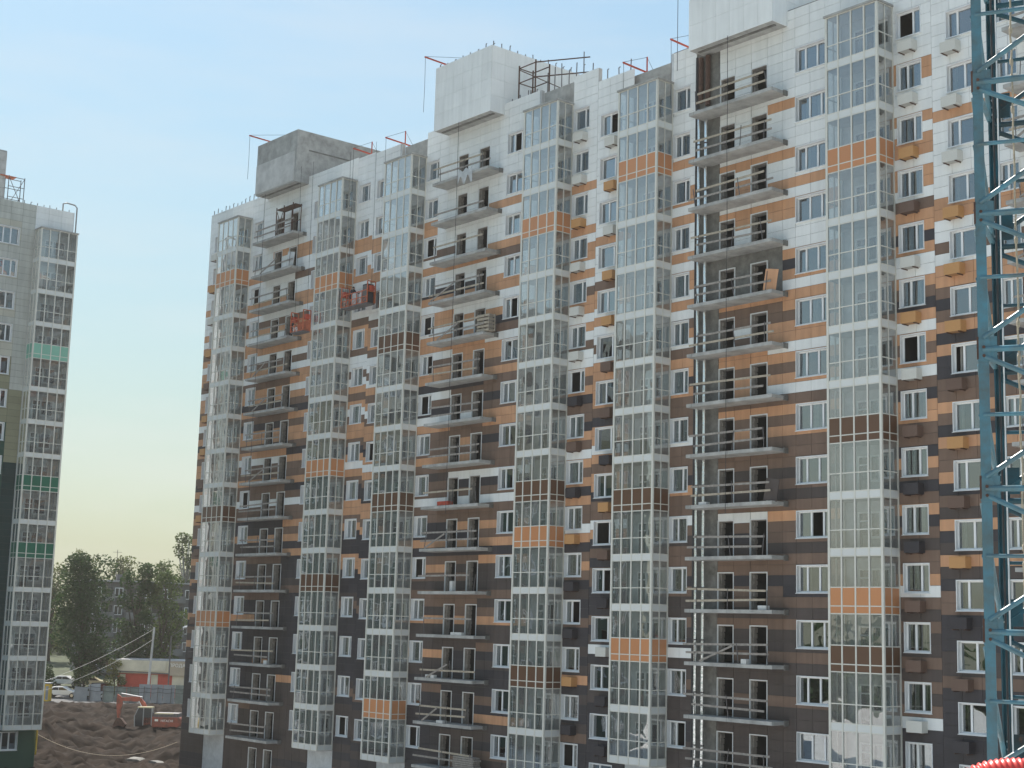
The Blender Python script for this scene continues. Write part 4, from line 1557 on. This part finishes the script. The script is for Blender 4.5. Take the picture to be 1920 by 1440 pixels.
# ------------------------------------------------------------------ tower crane mast
L1 = Vector((11.727, -45.312, 0)) - r0 * .125
L2 = Vector((10.723, -43.295, 0)) - r0 * .10
ed = (L2 - L1)
MWID = ed.length
ed.normalize()
er = Vector((ed.y, -ed.x, 0))
R1, R2 = L1 + er * MWID, L2 + er * MWID
crane = thing('tower_crane', 'weathered teal lattice mast of a tower crane cutting the right edge', 'crane', T(L1.x, L1.y, 0))
S_ = 2.21
zn = [18.33 + S_ * i for i in range(-8, 8)]
ZB, ZT = 0.0, zn[-1]


def P(c, z):
    return (c.x, c.y, z)


for c, m, nm in ((L1, 'teal_paint', 'leg'), (L2, 'teal_shaded', 'leg'), (R1, 'teal_paint', 'leg'), (R2, 'teal_shaded', 'leg')):
    # angle-section leg: two plates
    b = MB()
    sx = er if c in (L1, L2) else -er
    sy = ed if c in (L1, R1) else -ed
    b.bar(P(c + sx * .075, ZB), P(c + sx * .075, ZT), .155, .022, m, upv=tuple(ed))
    b.bar(P(c + sy * .082, ZB), P(c + sy * .082, ZT), .02, .15, m, upv=tuple(ed))
    lg = b.build(nm, crane)
    for z in zn:
        # splice plates, pins and bolts at each node
        g = MB()
        q = c + sx * .085 - sy * .016
        g.bar(P(q, z - .26), P(q, z + .10), .20, .014, m, upv=tuple(ed))
        g.bar(P(c - sx * .012, z - .22), P(c - sx * .012, z + .14), .03, .05, 'rust', upv=tuple(ed))
        for dz in (-.17, -.03):
            pp = q - sy * .02
            g.tube([P(pp, z + dz), tuple(Vector(P(pp - sy * .02, z + dz)))], .026, 'rust', 8)
        g.build('splice_plate', lg)


def brace(a, b_, r_, m, nm='diagonal'):
    MB().tube([a, b_], r_, m, 10).build(nm, crane)


for i, z in enumerate(zn[:-1]):
    for (a, b_, m) in ((L1, R1, 'teal_paint'), (L2, R2, 'teal_shaded')):
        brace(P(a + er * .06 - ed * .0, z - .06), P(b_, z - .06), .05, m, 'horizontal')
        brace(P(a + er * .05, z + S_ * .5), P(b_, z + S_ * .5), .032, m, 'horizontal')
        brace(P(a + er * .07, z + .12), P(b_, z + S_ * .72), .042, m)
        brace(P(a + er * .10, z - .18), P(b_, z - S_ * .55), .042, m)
    for (a, b_, m) in ((L1, L2, 'teal_paint'), (R1, R2, 'teal_shaded')):
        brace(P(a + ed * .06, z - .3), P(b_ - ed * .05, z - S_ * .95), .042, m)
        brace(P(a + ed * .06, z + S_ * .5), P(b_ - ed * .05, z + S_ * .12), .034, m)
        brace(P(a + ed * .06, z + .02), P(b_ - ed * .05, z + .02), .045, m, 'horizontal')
    # gussets on the far leg
    g = MB()
    q = L2 + er * .18 - ed * .03
    g.bar(P(q, z + .05), P(q, z + .5), .34, .014, 'teal_shaded', upv=tuple(ed))
    for dz in (.12, .25, .38):
        pq = q - er * .13 - ed * .02
        g.tube([P(pq, z + dz), P(pq - ed * .02, z + dz)], .018, 'rim', 6)
    g.build('gusset', crane)
    g = MB()
    q = L1 + er * .20 - ed * .005
    b0 = len(g.v)
    g.bar(P(q, z - .22), P(q, z + .14), .16, .016, 'teal_paint', upv=tuple(ed))
    g.build('gusset', crane)
# ladder inside the mast and a knotted rope
for dx in (.75, 1.15):
    q = L1 + er * dx + ed * 1.1
    MB().tube([P(q, ZB), P(q, ZT)], .022, 'rim', 6).build('ladder_rail', crane)
b = MB()
z = ZB + .3
while z < ZT:
    b.tube([P(L1 + er * .75 + ed * 1.1, z), P(L1 + er * 1.15 + ed * 1.1, z)], .014, 'rim', 5)
    z += .3
b.build('ladder_rungs', crane)['kind'] = 'stuff'
rp = L1 + er * .52 + ed * .9
pts, rs = [], []
z = ZB
rr = random.Random(4)
while z < ZT:
    pts.append(P(rp + er * rr.uniform(-.012, .012), z))
    rs.append(.016)
    if rr.random() < .3:
        pts += [P(rp, z + .04), P(rp, z + .10), P(rp, z + .14)]
        rs += [.03, .032, .016]
    z += .28
tag(MB().tube(pts, rs, 'rope', 6).build('knotted_rope'), 'pale knotted rope hanging inside the crane mast', 'rope')
MB().tube([P(L1 + er * .26 + ed * .5, ZB), P(L1 + er * .25 + ed * .5, ZT)], .016, 'cable', 6).build('power_cable', crane)
MB().tube([P(L1 + er * .31 + ed * .5, ZB), P(L1 + er * .33 + ed * .5, ZT)], .012, 'white_metal', 6).build('power_cable', crane)

# ------------------------------------------------------------------ red corrugated hose near the viewer
hp = [Vector(p) for p in ((19.60, -58.22, 12.62), (19.668, -58.157, 12.80), (19.72, -58.112, 12.885), (19.781, -58.049, 12.93), (19.855, -57.966, 12.952), (19.926, -57.882, 12.955), (20.005, -57.781, 12.935), (20.09, -57.67, 12.87), (20.16, -57.58, 12.75), (20.2, -57.52, 12.6))]
pts, rs = [], []
for i in range(len(hp) - 1):
    for j in range(16):
        t = j / 16
        a, b_, c, d = hp[max(i - 1, 0)], hp[i], hp[i + 1], hp[min(i + 2, len(hp) - 1)]
        p = 0.5 * ((2 * b_) + (c - a) * t + (2 * a - 5 * b_ + 4 * c - d) * t * t + (3 * b_ - a - 3 * c + d) * t ** 3)
        pts.append(p)
L_ = 0
for i, p in enumerate(pts):
    L_ += (p - pts[i - 1]).length if i else 0
    rs.append(.088 + .007 * math.sin(L_ / .03 * 2 * math.pi))
tag(MB().tube(pts, rs, 'red_plastic', 20).build('corrugated_hose', None, None, True), 'red corrugated plastic hose bending up at the bottom right corner', 'hose')
struct(MB().box(18.3, 21.5, -59.2, -56.6, 12.2, 12.5, 'concrete').box(18.6, 21.2, -59, -56.8, -.2, 12.2, 'concrete').build('ledge'))

# ------------------------------------------------------------------ roof davits with hanging cables


def davit(label, M, v, z, y0, y1, cable_to, big=True):
    t = thing('roof_davit', label, 'davit', M @ T(v, 0, z), 'red davits on the roof edges')
    MB().bar((v, y0, z + .15), (v, y1, z + .28), .08, .10, 'red_paint').build('beam', t, M)
    if big:
        MB().bar((v, y0 - .6, z), (v, y0 - .6, z + 1.25), .07, .07, 'red_paint').build('mast', t, M)
        MB().tube([(v, y1 + .05, z + .32), (v, y0 - .6, z + 1.22), (v, y0 + .2, z + .2)], .015, 'cable', 5).build('stay', t, M)
    MB().tube([(v, y1 + .06, z + .22), (v + .03, y1 + .07, (z + cable_to) / 2), (v, y1 + .06, cable_to)], .016, 'cable', 5).build('cable', t, M)


davit('red davit on the bare concrete roof box of the far section', MA, -5.29, 8.85, 1.4, -3.0, 5.2)
davit('small red davit on the parapet, right of the bare concrete box', MA, 8.4, 4.95, 1.2, -1.2, -6.8)
davit('small red davit above the second glazed column from the concrete box', MB_, -13.0, 4.86, 1.2, -1.3, -6.7)
davit('red davit on the left edge of the white roof box', MB_, -5.86, 9.0, 1.4, -3.0, 5.0)
davit('bright red davit on the bare parapet left of the near section', MC, -12.49, 4.65, 1.5, -1.3, 2.9)
davit('red davit partly hidden behind the nearest roof box', MC, -8.24, 5.0, 1.5, -1.3, 1.0)
# long thin hoist lines down the open balconies
for M_, v, lb in ((MC, -3.3, 'thin hoist line hanging down the near balconies'), (MB_, -3.4, 'thin hoist line hanging down the middle balconies'), (MA, -4.6, 'thin hoist line hanging down the far balconies')):
    rr = random.Random(int(v * 10))
    pts = [(v + rr.uniform(-.04, .04), -1.5, 4.0 - 2.2 * i) for i in range(14)]
    tag(MB().tube(pts, .018, 'cable', 5).build('hoist_line', None, M_), lb, 'cable', 'hoist lines')
tag(MB().tube([(-8.3, -.6, 3.4), (-8.25, -.65, 14.0)], .02, 'cable', 5).build('hoist_line', None, MC), 'thin line rising into the sky left of the nearest roof box', 'cable', 'hoist lines')

# scaffold frame on the middle roof, right of the white box
sf = thing('roof_scaffold', 'rusty scaffold frame on the roof right of the white box', 'scaffold', MB_ @ T(2.3, .4, 4.9))
for x, y in ((1.2, .3), (1.2, 1.6), (3.0, .3), (3.0, 1.6)):
    MB().bar((x, y, 4.6), (x, y, 7.5), .08, .08, 'rust').build('standard', sf, MB_)
for z in (6.2, 7.3):
    MB().bar((1.2, .3, z), (3.0, .3, z), .06, .06, 'rust').bar((1.2, 1.6, z), (3.0, 1.6, z), .06, .06, 'rust').bar((1.2, .3, z), (1.2, 1.6, z), .06, .06, 'rust').bar((3.0, .3, z), (6.4, 2.4, z), .07, .07, 'rust').build('ledger', sf, MB_)
MB().bar((1.2, .3, 7.2), (4.6, 1.4, 5.2), .06, .06, 'rust').build('brace', sf, MB_)

# ------------------------------------------------------------------ suspended work platforms and workers


def cradle(label, M, v0, v1, z, y0=-1.5, y1=-0.75, up_to=5.0):
    t = thing('suspended_platform', label, 'work platform', M @ T((v0 + v1) / 2, y0, z), 'red work platforms hanging on the facade')
    MB().box(v0, v1, y0, y1, z - .10, z, 'steel').build('floor', t, M)
    for y, h in ((y0, 1.0), (y1, 1.2)):
        b = MB()
        for zz in (z + .05, z + .5, z + h):
            b.bar((v0, y, zz), (v1, y, zz), .05, .05, 'orange_paint')
        n = max(3, int((v1 - v0) / .7))
        for i in range(n + 1):
            x = v0 + (v1 - v0) * i / n
            b.bar((x, y, z), (x, y, z + h), .045, .045, 'orange_paint')
        for i in range(n):
            x, x2 = v0 + (v1 - v0) * i / n, v0 + (v1 - v0) * (i + 1) / n
            b.bar((x, y, z + .05), (x2, y, z + .5), .025, .025, 'orange_paint')
        b.build('guard_rail', t, M)
    MB().box(v0, v1, y1 - .012, y1 + .012, z, z + .95, 'orange_paint').build('kick_panel', t, M)
    for x in (v0 - .02, v1 + .02):
        b = MB()
        b.bar((x, y0, z), (x, y0, z + 1.7), .07, .07, 'orange_paint').bar((x, y1, z), (x, y1, z + 1.7), .07, .07, 'orange_paint')
        b.bar((x, y0, z + 1.7), (x, y1, z + 1.7), .07, .07, 'orange_paint').bar((x, y0, z + .9), (x, y1, z + .9), .06, .06, 'orange_paint')
        e_ = b.build('end_frame', t, M)
        MB().box(x - .16, x + .16, y0 + .18, y1 - .18, z + .95, z + 1.35, 'red_paint').build('hoist_motor', e_, M)
        MB().tube([(x, (y0 + y1) / 2, z + 1.3), (x, (y0 + y1) / 2 - .1, up_to)], .014, 'cable', 5).build('cable', t, M)
    return t


cradle('red work platform with a dark cabinet between two glazed columns of the far section', MA, 8.15, 11.7, -7.95)
cradle('smaller red work platform beside the second glazed column of the far section', MA, 1.9, 3.7, -9.2, -2.2, -1.5)
# things in the first platform
cab_ = thing('tool_cabinet', 'dark upright cabinet standing at the right end of the red platform', 'cabinet', MA @ T(11.3, -1.2, -7.95))
MB().box(10.95, 11.62, -1.42, -.85, -7.95, -6.45, 'cloth_dark').build('case', cab_, MA)
MB().box(11.0, 11.57, -1.44, -1.42, -7.85, -6.55, 'steel').build('door', cab_, MA)
tag(MB().prism([(9.4, -7.95), (9.95, -7.95), (9.9, -7.0), (9.65, -6.85), (9.42, -7.0)], -1.35, -1.05, 'film').build('white_sack', None, MA), 'pale sack hanging on the front of the red platform', 'sack')
tag(MB().prism([(10.25, -7.95), (10.75, -7.95), (10.7, -7.1), (10.5, -6.95), (10.3, -7.1)], -1.3, -1.0, 'film').build('white_sack', None, MA), 'second pale sack beside the dark cabinet on the red platform', 'sack')


def person(label, M, pose='reach', cloth='cloth_dark', trousers='cloth_dark', bow=0.0):
    """one continuous skinned body, feet at the origin, facing +Y"""
    root = thing('person', label, 'person', M, 'workers on the facade')
    hip, sh = .93, 1.42
    lean = bow
    J = {'pelvis': (0, 0, hip), 'belly': (0, .04 + lean * .25, 1.12), 'chest': (0, .03 + lean * .6, 1.32), 'neck': (0, .03 + lean * .85, 1.47 - lean * .1),
         'hL': (-.10, 0, .90), 'kL': (-.12, .05, .50), 'aL': (-.13, -.02, .09), 'tL': (-.14, .17, .045),
         'hR': (.10, 0, .90), 'kR': (.13, .03, .50), 'aR': (.15, -.04, .09), 'tR': (.17, .15, .045),
         'sL': (-.19, .02 + lean * .75, 1.40 - lean * .08), 'sR': (.19, .02 + lean * .75, 1.40 - lean * .08)}
    if pose == 'reach':
        J.update({'eL': (-.27, .24 + lean * .7, 1.24), 'wL': (-.20, .46 + lean * .7, 1.32), 'fL': (-.18, .55 + lean * .7, 1.34),
                  'eR': (.28, .22 + lean * .7, 1.20), 'wR': (.24, .45 + lean * .7, 1.20), 'fR': (.22, .54 + lean * .7, 1.20)})
    else:
        J.update({'eL': (-.27, .05 + lean * .6, 1.12), 'wL': (-.22, .24 + lean * .6, .95), 'fL': (-.2, .31 + lean * .6, .90),
                  'eR': (.27, .06 + lean * .6, 1.12), 'wR': (.24, .26 + lean * .6, .98), 'fR': (.22, .34 + lean * .6, .95)})
    rad = dict(pelvis=.135, belly=.13, chest=.155, neck=.065, hL=.105, hR=.105, kL=.075, kR=.075, aL=.055, aR=.055, tL=.045, tR=.045,
               sL=.085, sR=.085, eL=.055, eR=.055, wL=.04, wR=.04, fL=.042, fR=.042)
    E_ = [('pelvis', 'belly'), ('belly', 'chest'), ('chest', 'neck'), ('pelvis', 'hL'), ('hL', 'kL'), ('kL', 'aL'), ('aL', 'tL'), ('pelvis', 'hR'), ('hR', 'kR'), ('kR', 'aR'), ('aR', 'tR'),
          ('chest', 'sL'), ('sL', 'eL'), ('eL', 'wL'), ('wL', 'fL'), ('chest', 'sR'), ('sR', 'eR'), ('eR', 'wR'), ('wR', 'fR')]
    names = list(J)
    me = bpy.data.meshes.new('body')
    me.from_pydata([J[n] for n in names], [(names.index(a), names.index(b_)) for a, b_ in E_], [])
    o_ = link('body', me, root, M)
    o_.modifiers.new('skin', 'SKIN')
    if not me.skin_vertices:
        bpy.context.view_layer.objects.active = o_
        bpy.ops.mesh.customdata_skin_add()
    for i, n in enumerate(names):
        sv = me.skin_vertices[0].data[i]
        sv.radius = (rad[n], rad[n])
        sv.use_root = n == 'pelvis'
    o_.modifiers.new('sub', 'SUBSURF').render_levels = 2
    me.materials.append(MATS[cloth])
    hc = Vector(J['neck']) + Vector((0, .04 + lean * .1, .13))
    # head with nose, ears, jaw
    h = MB()
    rings = [(-.125, .045, .03), (-.10, .062, .02), (-.05, .078, .005), (.0, .083, 0), (.05, .083, -.005), (.09, .068, -.01), (.115, .035, -.01), (.122, .004, -.01)]
    n = 14
    for dz, r_, dy in rings:
        for j in range(n):
            t = 2 * math.pi * j / n
            nose = .018 if (abs(t - math.pi / 2) < .3 and -.06 < dz < .02) else 0
            h.v.append((hc.x + r_ * math.cos(t), hc.y + dy + r_ * 1.15 * math.sin(t) + nose, hc.z + dz))
    for i in range(len(rings) - 1):
        for j in range(n):
            h.f.append((i * n + j, i * n + (j + 1) % n, (i + 1) * n + (j + 1) % n, (i + 1) * n + j))
            h.m.append(h.mi('skin'))
            h.a.append(0)
    for s in (-1, 1):
        h.box(hc.x + s * .085 - .012, hc.x + s * .085 + .012, hc.y - .02, hc.y + .02, hc.z - .04, hc.z + .025, 'skin')
    hd = h.build('head', root, M, True)
    cp = MB()
    cp.tube([(hc.x, hc.y - .005, hc.z + .02), (hc.x, hc.y - .012, hc.z + .07), (hc.x, hc.y - .015, hc.z + .12), (hc.x, hc.y - .015, hc.z + .14)], [.098, .097, .07, .02], 'hair', 14)
    cp.build('hair', hd, M, True)
    for s, k in ((-1, 'L'), (1, 'R')):
        f_ = Vector(J['f' + k])
        hb_ = MB()
        d = (f_ - Vector(J['w' + k])).normalized()
        for q in range(4):
            o2 = Vector((.018 * (q - 1.5), 0, 0))
            ln = (.07, .085, .08, .06)[q]
            hb_.tube([f_ + o2, f_ + o2 + d * ln * .6, f_ + o2 + d * ln + Vector((0, 0, -.02))], [.010, .0095, .007], 'skin', 6)
        hb_.tube([f_ + Vector((-s * .02, 0, .0)), f_ + Vector((-s * .05, 0, .01)) + d * .04], [.011, .008], 'skin', 6)
        hb_.build('hand', root, M)
    return root


person('worker in dark clothes leaning at the window inside the red platform', MA @ T(9.0, -1.15, -7.95), 'reach', bow=.12)
person('worker in a dark jacket bending on the open balcony beside the small platform', MA @ T(-0.45, -.75, -9.0) @ RZ(-.9), 'bend', bow=.25)

# ------------------------------------------------------------------ building materials left on the balconies


def block(label, M, v, y, z, w, d, h, m, name='block', cat='block', rz=0.0, group='building materials left on the balconies'):
    Mx = M @ T(v, y, z) @ RZ(rz)
    b = MB().box(-w / 2, w / 2, -d / 2, d / 2, 0, h, m)
    o_ = tag(b.build(name, None, Mx), label, cat, group)
    md_ = o_.modifiers.new('bevel', 'BEVEL')
    md_.width = .015
    md_.segments = 2
    return o_


block('pale building block on a near balcony, below the orange glazed floor level', MC, -0.85, -1.05, -30, .62, .3, .24, 'white_block')
block('pale cube block near the middle of a low near balcony', MC, -2.1, -1.15, -33, .38, .3, .28, 'white_block')
block('white box at the left end of a near balcony by the ducts', MC, -5.3, -1.1, -24, .6, .35, .16, 'white_block', 'box', 'box')
block('white bucket-sized box standing between doors of a middle balcony', MB_, -3.1, -.9, -30, .32, .32, .72, 'white_block', 'tall_box', 'box')
block('flat white box on a middle balcony, third from the bottom', MB_, -2.1, -1.1, -33, 1.2, .35, .2, 'white_block', 'flat_box', 'box')
block('left one of two small white boxes on a low middle balcony', MB_, -5.2, -1.15, -36, .36, .3, .22, 'white_block', 'box', 'box')
block('right one of two small white boxes on a low middle balcony', MB_, -4.6, -1.15, -36, .36, .3, .22, 'white_block', 'box', 'box')
block('white tray on a low middle balcony below the first door', MB_, -3.6, -1.1, -39, .7, .4, .18, 'white_block', 'tray', 'tray')
block('white block on the second lowest far balcony', MA, -1.1, -1.1, -36, .42, .3, .32, 'white_block')
block('red and white crate on a middle balcony with white panels', MB_, -4.3, -.9, -24, 1.2, .5, .32, 'red_paint', 'crate', 'crate')
for M_, v, k, m, lb in ((MC, -0.35, 5, 'O', 'orange cladding sheet leaning on an unclad near balcony'), (MC, -0.3, 9, 'D', 'dark cladding sheet leaning at the end of a near balcony'), (MA, -0.6, 2, 'film', 'pale sheet leaning at the end of a far balcony')):
    Mx = M_ @ T(v, -1.1, -3 * (k - 1)) @ RZ(.25) @ Matrix.Rotation(.16, 4, 'Y')
    tag(MB().box(-.45, .35, -.02, .02, 0, 1.25, m).build('cladding_sheet', None, Mx), lb, 'sheet', 'building materials left on the balconies')
# pallets standing on edge on a middle balcony
pl = thing('pallet_stack', 'stack of wooden pallets on edge on a middle balcony', 'pallets', MB_ @ T(-.2, -1.0, -12))
rr = random.Random(8)
for i in range(4):
    b = MB()
    for j in range(5):
        b.box(-1.2, .15, -.02, .02, .05 + j * .26, .20 + j * .26, 'timber_pale')
    for xx in (-1.1, -.5, .05):
        b.box(xx - .05, xx + .05, .02, .10, .05, 1.25, 'timber')
    b.build('pallet', pl, MB_ @ T(.25 + rr.uniform(-.06, .06), -1.15 + i * .16, -12) @ Matrix.Rotation(rr.uniform(-.04, .04), 4, 'Y'))
b = thing('board_stack', 'stack of rough boards on the lowest middle balcony', 'boards', MB_ @ T(-.9, -1.0, -42))
for i in range(7):
    MB().box(-1.9 + rr.uniform(-.1, .1), .3 + rr.uniform(-.1, .1), -1.3, -.7, -42 + i * .14, -42 + i * .14 + .11, 'timber').build('board', b, MB_)
# torn plastic film over the top middle balcony
f = MB()
rr = random.Random(2)
for i in range(14):
    x0 = -3.4 + i * .12
    f.face([(x0, -1.42, .25 + .12 * math.sin(i)), (x0 + .12, -1.43, .25 + .12 * math.sin(i + 1)), (x0 + .13 + .03 * math.sin(i), -1.44, -.55 + .35 * math.sin(i * .9)), (x0 + .02, -1.44, -.5 + .35 * math.sin(i * .9 - .9))], 'film')
tag(f.build('plastic_film', None, MB_), 'torn grey plastic film hanging over the top middle balcony', 'plastic film')
# scaffold tower on the top far balcony
st = thing('scaffold_tower', 'small rusty scaffold tower on the top far balcony', 'scaffold', MA @ T(-1.7, -.7, 0))
for x in (-3.1, -1.9, -.45):
    for y in (-1.15, -.35):
        MB().bar((x, y, 0), (x, y, 2.55), .06, .06, 'rust').build('standard', st, MA)
for z in (1.2, 2.35):
    for y in (-1.15, -.35):
        MB().bar((-3.1, y, z), (-.45, y, z), .05, .05, 'rust').build('ledger', st, MA)
MB().bar((-1.9, -1.15, 0), (-3.1, -1.15, 2.3), .04, .04, 'rust').bar((-3.1, -1.15, 0), (-1.9, -1.15, 2.3), .04, .04, 'rust').build('brace', st, MA)
MB().box(-3.2, -.2, -1.1, -.4, 2.36, 2.42, 'rust').build('deck', st, MA)

# ------------------------------------------------------------------ haze
hz = bpy.data.materials.new('haze')
hz.use_nodes = True
N, L = hz.node_tree.nodes, hz.node_tree.links
N.clear()
ov = N.new('ShaderNodeOutputMaterial')
pv = N.new('ShaderNodeVolumePrincipled')
pv.inputs['Color'].default_value = (1.0, 0.96, 0.90, 1)
pv.inputs['Density'].default_value = 0.0002
pv.inputs['Anisotropy'].default_value = 0.2
L.new(pv.outputs[0], ov.inputs['Volume'])
MATS['haze'] = hz
hb = MB().box(-610, 610, -610, 610, -4, 72, 'haze').build('haze')
hb['kind'] = 'stuff'
hb['label'] = 'thin summer haze over the building site'
